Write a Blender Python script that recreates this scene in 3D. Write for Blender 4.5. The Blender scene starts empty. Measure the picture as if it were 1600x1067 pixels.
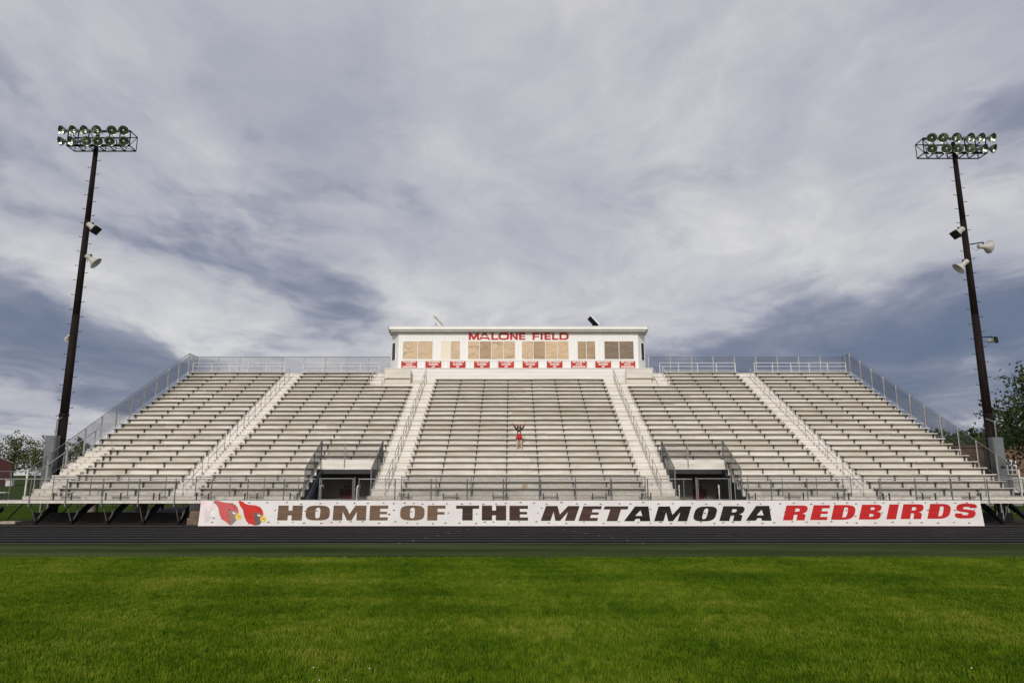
import bpy, bmesh, math, random
from mathutils import Vector, Matrix, noise
from mathutils.geometry import tessellate_polygon
R = math.radians
random.seed(7)
scene = bpy.context.scene
COL = scene.collection

# ------------------------------------------------------------------ camera
CAM_H = 2.545
cam = bpy.data.cameras.new('camera')
cam.sensor_width = 36.0
cam.lens = 1084.0 / 1600.0 * 36.0
cam.clip_start = 0.1
cam.clip_end = 3000
camo = bpy.data.objects.new('camera', cam)
camo.location = (0, 0, CAM_H)
camo.rotation_euler = (R(90 + 10.8), 0, 0)
COL.objects.link(camo)
scene.camera = camo

# ------------------------------------------------------------------ light
SUN_DIR = Vector((-0.07, -0.91, 0.40)).normalized()
SUN_EL = math.asin(SUN_DIR.z)
sun = bpy.data.lights.new('sun', 'SUN')
sun.energy = 2.15
sun.angle = R(6.0)
sun.color = (1.0, 0.96, 0.905)
suno = bpy.data.objects.new('sun', sun)
suno.rotation_euler = (-SUN_DIR).to_track_quat('-Z', 'Y').to_euler()
suno.location = (-30, -60, 40)
COL.objects.link(suno)

vs = scene.view_settings
scene.display_settings.display_device = 'sRGB'
vs.view_transform = 'Standard'
vs.look = 'None'
vs.exposure = 0.0
vs.gamma = 1.0
vs.use_curve_mapping = False


class S:
    """a node socket that can be used in arithmetic"""
    nt = None

    def __init__(s, k):
        s.k = k

    @staticmethod
    def op(o, *a):
        n = S.nt.nodes.new('ShaderNodeMath')
        n.operation = o
        for i, v in enumerate(a):
            if isinstance(v, S):
                S.nt.links.new(v.k, n.inputs[i])
            else:
                n.inputs[i].default_value = v
        return S(n.outputs[0])

    def __add__(a, b): return S.op('ADD', a, b)
    __radd__ = __add__
    def __sub__(a, b): return S.op('SUBTRACT', a, b)
    def __rsub__(a, b): return S.op('SUBTRACT', b, a)
    def __mul__(a, b): return S.op('MULTIPLY', a, b)
    __rmul__ = __mul__
    def __truediv__(a, b): return S.op('DIVIDE', a, b)


def noise_tex(nt, vec, scale, detail=6, rough=0.55, dist=0.0, lac=2.0):
    n = nt.nodes.new('ShaderNodeTexNoise')
    n.inputs['Scale'].default_value = scale
    n.inputs['Detail'].default_value = detail
    n.inputs['Roughness'].default_value = rough
    n.inputs['Distortion'].default_value = dist
    n.inputs['Lacunarity'].default_value = lac
    if vec is not None:
        nt.links.new(vec, n.inputs['Vector'])
    return S(n.outputs['Fac'])


def ramp(nt, fac, stops, interp='LINEAR'):
    n = nt.nodes.new('ShaderNodeValToRGB')
    n.color_ramp.interpolation = interp
    e = n.color_ramp.elements
    while len(e) < len(stops):
        e.new(0.5)
    for el, (p, c) in zip(e, stops):
        el.position = p
        el.color = (c[0], c[1], c[2], 1)
    nt.links.new(fac.k, n.inputs[0])
    return n.outputs[0]


def build_world():
    w = bpy.data.worlds.new('World')
    scene.world = w
    w.use_nodes = True
    nt = w.node_tree
    nt.nodes.clear()
    S.nt = nt
    out = nt.nodes.new('ShaderNodeOutputWorld')
    bg = nt.nodes.new('ShaderNodeBackground')
    STR = 0.1
    bg.inputs['Strength'].default_value = STR
    nt.links.new(bg.outputs[0], out.inputs[0])
    sky = nt.nodes.new('ShaderNodeTexSky')
    sky.sky_type = 'NISHITA'
    sky.sun_disc = False
    sky.sun_elevation = SUN_EL
    sky.sun_rotation = math.atan2(SUN_DIR.x, SUN_DIR.y)
    sky.air_density = 1.2
    sky.dust_density = 1.0
    tc = nt.nodes.new('ShaderNodeTexCoord')
    sep = nt.nodes.new('ShaderNodeSeparateXYZ')
    nt.links.new(tc.outputs['Generated'], sep.inputs[0])
    x, y, z = (S(sep.outputs[i]) for i in range(3))
    zz = S.op('MAXIMUM', z, 0.0)
    den = zz + 0.16
    comb = nt.nodes.new('ShaderNodeCombineXYZ')
    px, py = x / den, y / den
    nt.links.new(px.k, comb.inputs[0])
    nt.links.new(py.k, comb.inputs[1])
    comb.inputs[2].default_value = 3.7
    P = comb.outputs[0]
    # turbulent warp of the cloud plane
    wn = nt.nodes.new('ShaderNodeTexNoise')
    wn.inputs['Scale'].default_value = 1.1
    wn.inputs['Detail'].default_value = 4
    nt.links.new(P, wn.inputs['Vector'])
    ws = nt.nodes.new('ShaderNodeVectorMath')
    ws.operation = 'MULTIPLY_ADD'
    nt.links.new(wn.outputs['Color'], ws.inputs[0])
    ws.inputs[1].default_value = (0.62, 0.62, 0.0)
    nt.links.new(P, ws.inputs[2])
    mp = nt.nodes.new('ShaderNodeMapping')
    mp.inputs['Rotation'].default_value = (0, 0, R(-38))
    mp.inputs['Scale'].default_value = (1.0, 0.72, 1.0)
    nt.links.new(ws.outputs[0], mp.inputs[0])
    az = S.op('ARCTAN2', x, y)
    el = S.op('ARCSINE', z)

    def g(a0, e0, sa, se, amp):
        u = (az - R(a0)) * (1 / R(sa))
        v = (el - R(e0)) * (1 / R(se))
        q = (u * u + v * v) * -1.0
        return S.op('EXPONENT', q) * amp
    # high veil: soft, pale, a little lavender
    n1 = noise_tex(nt, P, 0.9, 6, 0.5, 0.2)
    n3 = noise_tex(nt, mp.outputs[0], 4.2, 8, 0.6, 0.2)
    veil = n1 * 0.54 + n3 * 0.46 + g(1, 14, 9, 13, 0.045) - g(13, 15.5, 12, 8, 0.05) - g(-6, 34, 16, 9, 0.04) + g(-35, 36, 12, 9, 0.06)
    vc = ramp(nt, veil, [
        (0.30, (0.74, 0.735, 0.735)),
        (0.42, (0.60, 0.60, 0.625)),
        (0.52, (0.495, 0.50, 0.555)),
        (0.66, (0.385, 0.40, 0.475))])
    # lower, heavier cloud with firmer edges
    n2 = noise_tex(nt, mp.outputs[0], 1.55, 9, 0.56, 0.0)
    low = n2 + g(-22, 20, 12, 9, 0.10) + g(-33, 30, 9, 9, 0.03) + g(-31, 7.5, 15, 4.5, 0.20) + g(-15, 8.0, 7, 3.0, 0.08)
    low = low + g(31, 7.5, 17, 6.5, 0.30) + g(13, 5.5, 10, 3.6, 0.16) + g(34, 22, 7, 7, 0.06) + g(10, 26, 7, 6, 0.03)
    low = low - g(7, 22, 13, 12, 0.13) - g(-21.5, 12.2, 3.6, 1.3, 0.16) - g(-32, 13.5, 6, 2.2, 0.07) - g(-33, 2.2, 12, 1.6, 0.10) - g(14, 14.5, 11, 5, 0.06) - g(-4, 38, 18, 8, 0.06) - g(-6, 24, 6, 7, 0.08)
    m_ = S.op('MINIMUM', S.op('MAXIMUM', (low - 0.47) * 6.0, 0.0), 1.0)
    msk = m_ * m_ * (3.0 - m_ * 2.0)
    lc = ramp(nt, low + (n3 - 0.5) * 0.16, [
        (0.50, (0.36, 0.375, 0.45)),
        (0.58, (0.265, 0.285, 0.375)),
        (0.68, (0.165, 0.195, 0.29)),
        (0.80, (0.105, 0.145, 0.24)),
        (0.95, (0.085, 0.125, 0.22))])
    lay = nt.nodes.new('ShaderNodeMix')
    lay.data_type = 'RGBA'
    nt.links.new((msk * 0.9).k, lay.inputs['Factor'])
    nt.links.new(vc, lay.inputs['A'])
    nt.links.new(lc, lay.inputs['B'])
    cl = lay.outputs['Result']
    d2 = veil + msk * 0.5
    # the cloud deck is lit by the low sun: brighter and warmer around it
    dt = nt.nodes.new('ShaderNodeVectorMath')
    dt.operation = 'DOT_PRODUCT'
    nt.links.new(tc.outputs['Generated'], dt.inputs[0])
    dt.inputs[1].default_value = SUN_DIR
    glow = S.op('POWER', S.op('MAXIMUM', S(dt.outputs['Value']), 0.0), 3.0)
    mixg = nt.nodes.new('ShaderNodeMix')
    mixg.data_type = 'RGBA'
    mixg.blend_type = 'MULTIPLY'
    nt.links.new(glow.k, mixg.inputs['Factor'])
    nt.links.new(cl, mixg.inputs['A'])
    mixg.inputs['B'].default_value = (2.3, 1.95, 1.5, 1)
    mul = nt.nodes.new('ShaderNodeVectorMath')
    mul.operation = 'SCALE'
    nt.links.new(mixg.outputs['Result'], mul.inputs[0])
    mul.inputs['Scale'].default_value = 1.0 / STR
    # a little clear sky shows through where the cloud is thinnest
    cov = S.op('MINIMUM', S.op('MAXIMUM', (d2 - 0.10) * 9.0, 0.0), 0.96)
    mx = nt.nodes.new('ShaderNodeMix')
    mx.data_type = 'RGBA'
    nt.links.new(cov.k, mx.inputs['Factor'])
    nt.links.new(sky.outputs[0], mx.inputs['A'])
    nt.links.new(mul.outputs[0], mx.inputs['B'])
    nt.links.new(mx.outputs['Result'], bg.inputs['Color'])


build_world()

# ------------------------------------------------------------------ materials


def new_mat(name):
    m = bpy.data.materials.new(name)
    m.use_nodes = True
    nt = m.node_tree
    b = nt.nodes['Principled BSDF']
    S.nt = nt
    return m, nt, b


def mat(name, col, rough=0.6, metal=0.0, var=0.12, scale=3.0, stretch=(1, 1, 1), col2=None,
        bump=0.0, bscale=20.0, rnd=0.0, lo=0.35, hi=0.65, spec=None):
    m, nt, b = new_mat(name)
    geo = nt.nodes.new('ShaderNodeNewGeometry')
    mp = nt.nodes.new('ShaderNodeMapping')
    mp.inputs['Scale'].default_value = stretch
    nt.links.new(geo.outputs['Position'], mp.inputs[0])
    f = noise_tex(nt, mp.outputs[0], scale, 6, 0.6, 0.2)
    if rnd:
        oi = nt.nodes.new('ShaderNodeObjectInfo')
        f = f + (S(oi.outputs['Random']) - 0.5) * rnd
    c2 = col2 or tuple(max(0, c * (1 - var)) for c in col)
    c1 = col if col2 else tuple(min(1, c * (1 + var)) for c in col)
    nt.links.new(ramp(nt, f, [(lo, c1), (hi, c2)]), b.inputs['Base Color'])
    b.inputs['Roughness'].default_value = rough
    b.inputs['Metallic'].default_value = metal
    if spec is not None:
        b.inputs['Specular IOR Level'].default_value = spec
    if bump:
        bp = nt.nodes.new('ShaderNodeBump')
        bp.inputs['Strength'].default_value = bump
        bp.inputs['Distance'].default_value = 0.02
        bn = noise_tex(nt, mp.outputs[0], bscale, 4, 0.6)
        nt.links.new(bn.k, bp.inputs['Height'])
        nt.links.new(bp.outputs[0], b.inputs['Normal'])
    return m


M = {}
M['seat'] = mat('seat_aluminium', (0.72, 0.705, 0.67), 0.5, 0.0, scale=1.3, stretch=(0.6, 2, 2), col2=(0.50, 0.475, 0.41), rnd=0.25)
M['riser'] = mat('riser_aluminium', (0.76, 0.73, 0.685), 0.6, 0.0, spec=0.3, scale=0.8, stretch=(0.8, 1, 5), col2=(0.44, 0.405, 0.325), rnd=0.32, lo=0.33, hi=0.86)
M['tread'] = mat('tread_aluminium', (0.64, 0.60, 0.54), 0.55, 0.0, scale=1.2, stretch=(0.6, 3, 1), col2=(0.46, 0.43, 0.36), rnd=0.2)
M['step'] = mat('step_aluminium', (0.70, 0.685, 0.65), 0.5, 0.0, scale=2.0, stretch=(0.8, 1, 1), col2=(0.64, 0.61, 0.55), rnd=0.25)
M['bracket'] = mat('bracket_steel', (0.035, 0.035, 0.038), 0.6, 0.0, scale=5)
M['seat_shade'] = mat('under_seat_shade', (0.24, 0.215, 0.18), 0.7, 0.0, scale=3, var=0.25, stretch=(0.5, 1, 1), spec=0.2)  # dark tone standing for the shade below the seat planks
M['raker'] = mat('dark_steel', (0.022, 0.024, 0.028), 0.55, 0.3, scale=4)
M['bluesteel'] = mat('blue_grey_steel', (0.10, 0.14, 0.19), 0.5, 0.4, scale=4)
M['galv'] = mat('galvanised_pipe', (0.36, 0.36, 0.355), 0.45, 0.6, scale=8, var=0.2)
M['galvdull'] = mat('galvanised_dull', (0.20, 0.20, 0.195), 0.5, 0.3, scale=8, var=0.2)
M['raillight'] = mat('bright_pipe', (0.52, 0.51, 0.49), 0.4, 0.35, scale=8, var=0.15)
M['wire'] = mat('fence_wire', (0.070, 0.074, 0.082), 0.85, 0.0, spec=0.08, scale=3, var=0.15)
M['whitepipe'] = mat('white_pipe', (0.70, 0.69, 0.66), 0.4, 0.2, scale=6)
M['postlight'] = mat('aluminium_post', (0.66, 0.63, 0.58), 0.42, 0.25, scale=5)
M['concrete'] = mat('pier_concrete', (0.34, 0.31, 0.26), 0.85, scale=3, col2=(0.22, 0.19, 0.15), bump=0.4)
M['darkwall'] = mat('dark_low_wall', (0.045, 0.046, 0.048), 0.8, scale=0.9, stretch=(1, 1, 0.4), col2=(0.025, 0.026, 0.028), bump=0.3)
M['interior'] = mat('tunnel_wall', (0.30, 0.28, 0.24), 0.8, scale=1.5, var=0.15)
M['reddoor'] = mat('red_door_paint', (0.13, 0.003, 0.006), 0.4, scale=4, var=0.12)
M['cabinet'] = mat('cabinet_paint', (0.15, 0.165, 0.175), 0.45, 0.3, scale=2, var=0.12)
M['pole'] = mat('weathered_pole', (0.020, 0.012, 0.010), 0.75, 0.0, spec=0.12, scale=2.5, stretch=(3, 3, 0.5), col2=(0.009, 0.007, 0.007))
M['black'] = mat('black_metal', (0.007, 0.007, 0.008), 0.6, 0.0, scale=4, spec=0.15)
M['lamp'] = mat('lamp_housing', (0.25, 0.27, 0.25), 0.4, 0.7, scale=4)
M['reflector'] = mat('lamp_reflector', (0.38, 0.42, 0.35), 0.26, 1.0, scale=6, var=0.1)
M['bulb'] = mat('lamp_glass', (0.75, 0.78, 0.70), 0.1, 0.0, scale=6)
M['horn'] = mat('horn_plastic', (0.52, 0.51, 0.47), 0.5, scale=3, col2=(0.38, 0.37, 0.33))
M['pbwhite'] = mat('white_siding_paint', (0.76, 0.765, 0.755), 0.5, scale=0.8, var=0.03, stretch=(4, 4, 0.4))
M['trim'] = mat('white_trim', (0.76, 0.76, 0.74), 0.45, scale=1.0, var=0.04)
M['base'] = mat('base_panel_paint', (0.70, 0.69, 0.66), 0.5, scale=0.6, var=0.05, stretch=(0.6, 1, 3))
M['boxpanel'] = mat('beige_panel', (0.60, 0.57, 0.51), 0.55, scale=0.7, var=0.08, stretch=(1, 1, 3))
M['soffit'] = mat('soffit_grey', (0.50, 0.49, 0.45), 0.6, scale=1, var=0.05)
M['signred'] = mat('red_sign_paint', (0.44, 0.038, 0.032), 0.6, spec=0.2, scale=1.5, var=0.10)
M['letterred'] = mat('red_letter_paint', (0.47, 0.022, 0.020), 0.6, spec=0.2, scale=3, var=0.12)
M['letterwhite'] = mat('white_letter_paint', (0.80, 0.78, 0.74), 0.5, scale=3, var=0.03)
M['banner'] = mat('banner_vinyl', (0.72, 0.715, 0.715), 0.6, spec=0.25, scale=0.5, col2=(0.64, 0.615, 0.61), bump=0.15, bscale=1.2)
M['bpink'] = mat('faded_pink_print', (0.74, 0.55, 0.60), 0.5, scale=2.0, col2=(0.78, 0.70, 0.72))
M['bgrey'] = mat('faded_grey_print', (0.56, 0.53, 0.53), 0.5, scale=2.0, col2=(0.68, 0.65, 0.65))
M['bwhite'] = mat('white_print', (0.78, 0.76, 0.74), 0.5, scale=2.0, var=0.03)
M['bred2'] = mat('washed_red_print', (0.56, 0.085, 0.085), 0.6, spec=0.2, scale=1.6, col2=(0.52, 0.12, 0.125))
M['bred'] = mat('red_print', (0.58, 0.035, 0.026), 0.6, spec=0.2, scale=1.6, col2=(0.50, 0.026, 0.022))
M['bmask2'] = mat('washed_brown_print', (0.22, 0.17, 0.14), 0.5, scale=2.0, var=0.12)
M['bmask'] = mat('brown_print', (0.085, 0.055, 0.045), 0.5, scale=2.0, var=0.15)
M['byellow'] = mat('yellow_print', (0.72, 0.50, 0.06), 0.5, scale=3.0, var=0.1)
M['lbrown'] = mat('faded_black_letter', (0.175, 0.115, 0.075), 0.7, spec=0.15, scale=1.0, stretch=(0.3, 1, 5), col2=(0.115, 0.073, 0.048))
M['lbrown2'] = mat('half_faded_black_letter', (0.080, 0.047, 0.036), 0.7, spec=0.15, scale=1.0, stretch=(0.3, 1, 5), col2=(0.036, 0.023, 0.020))
M['lblack'] = mat('black_letter', (0.026, 0.018, 0.017), 0.7, spec=0.12, scale=1.0, stretch=(0.3, 1, 5), col2=(0.014, 0.011, 0.011))
M['lred'] = mat('banner_red_letter', (0.50, 0.016, 0.017), 0.6, spec=0.2, scale=1.0, stretch=(0.3, 1, 5), col2=(0.42, 0.012, 0.014))
M['slit'] = mat('slit_shadow', (0.06, 0.05, 0.045), 0.8, scale=3)
M['skin'] = mat('skin', (0.62, 0.38, 0.29), 0.5, scale=6, var=0.06)
M['hair'] = mat('brown_hair', (0.07, 0.035, 0.02), 0.5, scale=12, var=0.3)
M['uniformred'] = mat('red_cloth', (0.42, 0.004, 0.008), 0.7, scale=10, var=0.12)
M['uniformblack'] = mat('black_cloth', (0.020, 0.012, 0.014), 0.75, scale=10, var=0.15)
M['uniformwhite'] = mat('white_cloth', (0.72, 0.66, 0.66), 0.7, scale=10, var=0.06)
M['shoe'] = mat('pale_shoe', (0.70, 0.60, 0.55), 0.6, scale=8, var=0.06)
M['cardboard'] = mat('cardboard', (0.52, 0.40, 0.26), 0.8, scale=6, var=0.15)
M['block'] = mat('rough_block', (0.20, 0.14, 0.10), 0.9, scale=5, col2=(0.10, 0.075, 0.06), bump=0.6, bscale=14)
M['stone'] = mat('pale_stone', (0.38, 0.33, 0.27), 0.9, scale=5, var=0.2, bump=0.5)
M['redshed'] = mat('red_shed_boards', (0.050, 0.007, 0.006), 0.7, scale=2, var=0.2, stretch=(6, 6, 0.4))
M['shedroof'] = mat('shed_roof_metal', (0.24, 0.21, 0.20), 0.5, 0.3, scale=2)
M['brownwall'] = mat('brown_block_wall', (0.150, 0.090, 0.062), 0.85, scale=1.2, var=0.12)
M['glass'] = mat('dark_window_glass', (0.05, 0.06, 0.07), 0.08, 0.0, scale=2)
M['bark'] = mat('tree_bark', (0.06, 0.045, 0.035), 0.9, scale=4, var=0.3, stretch=(4, 4, 1))
M['whiteflower'] = mat('clover_white', (0.75, 0.75, 0.70), 0.6, scale=5)


def leaf_mat(name, c1, c2):
    m, nt, b = new_mat(name)
    geo = nt.nodes.new('ShaderNodeNewGeometry')
    f = noise_tex(nt, geo.outputs['Position'], 0.9, 4, 0.7)
    f2 = S(geo.outputs['Random Per Island'])
    q = f * 0.6 + f2 * 0.4
    nt.links.new(ramp(nt, q, [(0.25, c1), (0.75, c2)]), b.inputs['Base Color'])
    b.inputs['Roughness'].default_value = 0.6
    b.inputs['Specular IOR Level'].default_value = 0.3
    tr = nt.nodes.new('ShaderNodeBsdfTranslucent')
    tr.inputs['Color'].default_value = (c2[0], c2[1], c2[2] * 0.6, 1)
    mx = nt.nodes.new('ShaderNodeMixShader')
    mx.inputs[0].default_value = 0.25
    nt.links.new(b.outputs[0], mx.inputs[1])
    nt.links.new(tr.outputs[0], mx.inputs[2])
    nt.links.new(mx.outputs[0], nt.nodes['Material Output'].inputs[0])
    return m


M['leafA'] = leaf_mat('leaf_olive', (0.045, 0.062, 0.020), (0.125, 0.140, 0.050))
M['leafB'] = leaf_mat('leaf_dark', (0.015, 0.030, 0.008), (0.050, 0.074, 0.018))
M['leafC'] = leaf_mat('leaf_mid', (0.030, 0.055, 0.014), (0.085, 0.120, 0.030))


def pane_mat(name, tint, rough, wob, wscale, body=None, bodymix=0.0):
    """bronze film glass: tinted mirror with the slow waviness of thin glass"""
    m, nt, b = new_mat(name)
    b.inputs['Base Color'].default_value = (*tint, 1)
    b.inputs['Metallic'].default_value = 1.0
    b.inputs['Roughness'].default_value = rough
    geo = nt.nodes.new('ShaderNodeNewGeometry')
    mp = nt.nodes.new('ShaderNodeMapping')
    mp.inputs['Scale'].default_value = (1.0, 1.0, 2.2)
    nt.links.new(geo.outputs['Position'], mp.inputs[0])
    n = noise_tex(nt, mp.outputs[0], wscale, 2, 0.4, 0.8)
    bp = nt.nodes.new('ShaderNodeBump')
    bp.inputs['Strength'].default_value = wob
    bp.inputs['Distance'].default_value = 0.25
    nt.links.new(n.k, bp.inputs['Height'])
    nt.links.new(bp.outputs[0], b.inputs['Normal'])
    if body:
        d = nt.nodes.new('ShaderNodeBsdfDiffuse')
        d.inputs['Color'].default_value = (*body, 1)
        mx = nt.nodes.new('ShaderNodeMixShader')
        mx.inputs[0].default_value = bodymix
        nt.links.new(b.outputs[0], mx.inputs[1])
        nt.links.new(d.outputs[0], mx.inputs[2])
        nt.links.new(mx.outputs[0], nt.nodes['Material Output'].inputs[0])
    return m


M['paneA'] = pane_mat('bronze_film_glass', (0.62, 0.51, 0.37), 0.02, 0.24, 0.55)
M['paneB'] = pane_mat('bronze_film_glass_blind', (0.58, 0.48, 0.36), 0.02, 0.13, 0.7, (0.58, 0.47, 0.34), 0.3)
M['paneC'] = pane_mat('glass_with_white_blind', (0.75, 0.70, 0.60), 0.05, 0.06, 0.8, (0.78, 0.72, 0.62), 0.75)
M['paneD'] = pane_mat('dark_reflection_glass', (0.25, 0.21, 0.17), 0.02, 0.14, 0.7)  # darker tint stands in for the darker reflection in these panes
M['paneF'] = pane_mat('bronze_glass_dim_reflection', (0.42, 0.34, 0.245), 0.02, 0.18, 0.7)  # bronze tint darkened to stand for a duller reflection
M['paneE'] = pane_mat('dark_side_glass', (0.05, 0.048, 0.045), 0.05, 0.2, 0.9)

# ------------------------------------------------------------------ mesh helpers


class MB:
    def __init__(s):
        s.v, s.f = [], []

    def add(s, vs, fs):
        o = len(s.v)
        s.v += [tuple(v) for v in vs]
        s.f += [tuple(i + o for i in f) for f in fs]
        return s

    def box(s, x0, x1, y0, y1, z0, z1):
        vs = [(x, y, z) for z in (z0, z1) for y in (y0, y1) for x in (x0, x1)]
        return s.add(vs, [(0, 2, 3, 1), (4, 5, 7, 6), (0, 1, 5, 4), (2, 6, 7, 3), (0, 4, 6, 2), (1, 3, 7, 5)])

    def bbox(s, x0, x1, y0, y1, z0, z1, b=0.01):
        """box with chamfered edges"""
        bm = bmesh.new()
        bmesh.ops.create_cube(bm, size=1)
        for v in bm.verts:
            v.co = Vector(((x0 + x1) / 2 + v.co.x * (x1 - x0), (y0 + y1) / 2 + v.co.y * (y1 - y0), (z0 + z1) / 2 + v.co.z * (z1 - z0)))
        bmesh.ops.bevel(bm, geom=bm.edges[:], offset=b, segments=1, affect='EDGES')
        bm.verts.index_update()
        s.add([v.co[:] for v in bm.verts], [[v.index for v in f.verts] for f in bm.faces])
        bm.free()
        return s

    def obox(s, c, ax, ay, az, hx, hy, hz):
        c, ax, ay, az = Vector(c), Vector(ax).normalized(), Vector(ay).normalized(), Vector(az).normalized()
        vs = [c + ax * hx * i + ay * hy * j + az * hz * k for k in (-1, 1) for j in (-1, 1) for i in (-1, 1)]
        return s.add(vs, [(0, 2, 3, 1), (4, 5, 7, 6), (0, 1, 5, 4), (2, 6, 7, 3), (0, 4, 6, 2), (1, 3, 7, 5)])

    def beam(s, p, q, w, h, up=(0, 0, 1)):
        p, q = Vector(p), Vector(q)
        d = (q - p).normalized()
        side = d.cross(Vector(up))
        if side.length < 1e-4:
            side = Vector((1, 0, 0))
        side.normalize()
        u = side.cross(d)
        return s.obox((p + q) / 2, d, side, u, (q - p).length / 2, w / 2, h / 2)

    def tube(s, p, q, r, n=6, r2=None, cap=True):
        p, q = Vector(p), Vector(q)
        d = q - p
        if d.length < 1e-6:
            return s
        d.normalize()
        a = d.orthogonal().normalized()
        b = d.cross(a)
        r2 = r if r2 is None else r2
        vs = []
        for c, rr in ((p, r), (q, r2)):
            for i in range(n):
                t = 2 * math.pi * i / n
                vs.append(c + a * math.cos(t) * rr + b * math.sin(t) * rr)
        fs = [(i, (i + 1) % n, n + (i + 1) % n, n + i) for i in range(n)]
        if cap:
            fs += [tuple(range(n - 1, -1, -1)), tuple(range(n, 2 * n))]
        return s.add(vs, fs)

    def path(s, pts, r, n=6):
        for a, b in zip(pts, pts[1:]):
            s.tube(a, b, r, n)
        return s

    def lathe(s, prof, org, axis, n=16, up=None, squash=1.0):
        """prof: (radius, distance along axis)"""
        org, ax = Vector(org), Vector(axis).normalized()
        a = (Vector(up) if up else ax.orthogonal()).normalized()
        b = ax.cross(a).normalized()
        a = b.cross(ax)
        vs, fs = [], []
        for r, t in prof:
            for i in range(n):
                th = 2 * math.pi * i / n
                vs.append(org + ax * t + a * math.cos(th) * r * squash + b * math.sin(th) * r)
        for j in range(len(prof) - 1):
            for i in range(n):
                k = (i + 1) % n
                fs.append((j * n + i, j * n + k, (j + 1) * n + k, (j + 1) * n + i))
        return s.add(vs, fs)

    def build(s, name, m, parent=None, smooth=False, base=None, kind=None):
        me = bpy.data.meshes.new(name)
        off = Vector(base) if base is not None else (WL.get(parent.name, Vector()) if parent else Vector())
        me.from_pydata([tuple(Vector(v) - off) for v in s.v], [], s.f)
        me.materials.append(M[m] if isinstance(m, str) else m)
        if smooth:
            for p in me.polygons:
                p.use_smooth = True
        me.update()
        return link(name, me, parent, off if base is not None else None, kind)


WL = {}


def link(name, me, parent=None, loc=None, kind=None):
    o = bpy.data.objects.new(name, me)
    COL.objects.link(o)
    if parent:
        o.parent = parent
        WL[o.name] = WL.get(parent.name, Vector())
        if loc is not None:
            o.location = Vector(loc) - WL[parent.name]
            WL[o.name] = Vector(loc)
    else:
        if loc is not None:
            o.location = loc
        WL[o.name] = Vector(loc) if loc is not None else Vector()
    if kind:
        o['kind'] = kind
    return o


def tag(o, label, cat, group=None):
    o['label'] = label
    o['category'] = cat
    if group:
        o['group'] = group
    return o


def thing(name, label, cat, loc, group=None, rot=None):
    o = bpy.data.objects.new(name, None)
    o.empty_display_size = 0.3
    o.location = loc
    if rot:
        o.rotation_euler = rot
    COL.objects.link(o)
    WL[o.name] = Vector(loc)
    return tag(o, label, cat, group)


def dup(root, loc, label=None):
    r = root.copy()
    COL.objects.link(r)
    r.location = loc
    if label:
        r['label'] = label
    for ch in list(root.children):
        c = ch.copy()
        COL.objects.link(c)
        c.parent = r
        for gch in list(ch.children):
            d = gch.copy()
            COL.objects.link(d)
            d.parent = c
    return r


def poly_prism(mb, outer, holes, depth, fx):
    """outline (u,v) with holes -> prism; fx maps (u,v,d) to xyz, d=0 front, d=depth back"""
    loops = [outer] + list(holes)
    flat = [p for lp in loops for p in lp]
    tris = tessellate_polygon([[Vector((p[0], p[1], 0)) for p in lp] for lp in loops])
    n = len(flat)
    vs = [fx(u, v, 0) for u, v in flat] + [fx(u, v, depth) for u, v in flat]
    fs = []
    for t in tris:
        a, b, c = t
        (x1, y1), (x2, y2), (x3, y3) = flat[a], flat[b], flat[c]
        if (x2 - x1) * (y3 - y1) - (x3 - x1) * (y2 - y1) < 0:
            a, c = c, a
        fs.append((a, b, c))
        fs.append((c + n, b + n, a + n))
    o = 0
    for lp in loops:
        k = len(lp)
        for i in range(k):
            fs.append((o + i, o + i + n, o + (i + 1) % k + n, o + (i + 1) % k))
        o += k
    mb.add(vs, fs)


# ------------------------------------------------------------------ layout numbers
XC = 0.6
N = 25
def Yk(k): return 37.9 + 0.71 * k
def Zk(k): return 1.817 + 0.364 * k
def Tk(k): return Zk(k) - 0.43
def Rk(k): return Yk(k) + 0.27
DECK = 1.21
A1, A2 = 6.56, 8.15       # inner aisle
B1, B2 = 17.40, 18.83     # outer aisle
UE = 26.40                # end of the stand
V1, V2 = 8.25, 11.75      # tunnel openings

# ------------------------------------------------------------------ ground, track, turf
def sheet(name, x0, x1, y0, y1, z, m, nx=1, ny=1):
    mb = MB()
    vs, fs = [], []
    for j in range(ny + 1):
        for i in range(nx + 1):
            vs.append((x0 + (x1 - x0) * i / nx, y0 + (y1 - y0) * j / ny, z))
    for j in range(ny):
        for i in range(nx):
            a = j * (nx + 1) + i
            fs.append((a, a + 1, a + nx + 2, a + nx + 1))
    mb.add(vs, fs)
    return mb.build(name, m, kind='structure')


def turf_mat(name, stops, pscale, fine, bump, stretch=(1, 1, 1)):
    m, nt, b = new_mat(name)
    geo = nt.nodes.new('ShaderNodeNewGeometry')
    mp = nt.nodes.new('ShaderNodeMapping')
    mp.inputs['Scale'].default_value = stretch
    nt.links.new(geo.outputs['Position'], mp.inputs[0])
    a = noise_tex(nt, mp.outputs[0], pscale, 5, 0.6, 0.3)
    c = noise_tex(nt, geo.outputs['Position'], fine, 3, 0.7)
    q = a * 0.6 + c * 0.4
    nt.links.new(ramp(nt, q, stops), b.inputs['Base Color'])
    b.inputs['Roughness'].default_value = 0.85
    b.inputs['Specular IOR Level'].default_value = 0.0
    bp = nt.nodes.new('ShaderNodeBump')
    bp.inputs['Strength'].default_value = bump
    bp.inputs['Distance'].default_value = 0.03
    nt.links.new(c.k, bp.inputs['Height'])
    nt.links.new(bp.outputs[0], b.inputs['Normal'])
    return m


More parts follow.
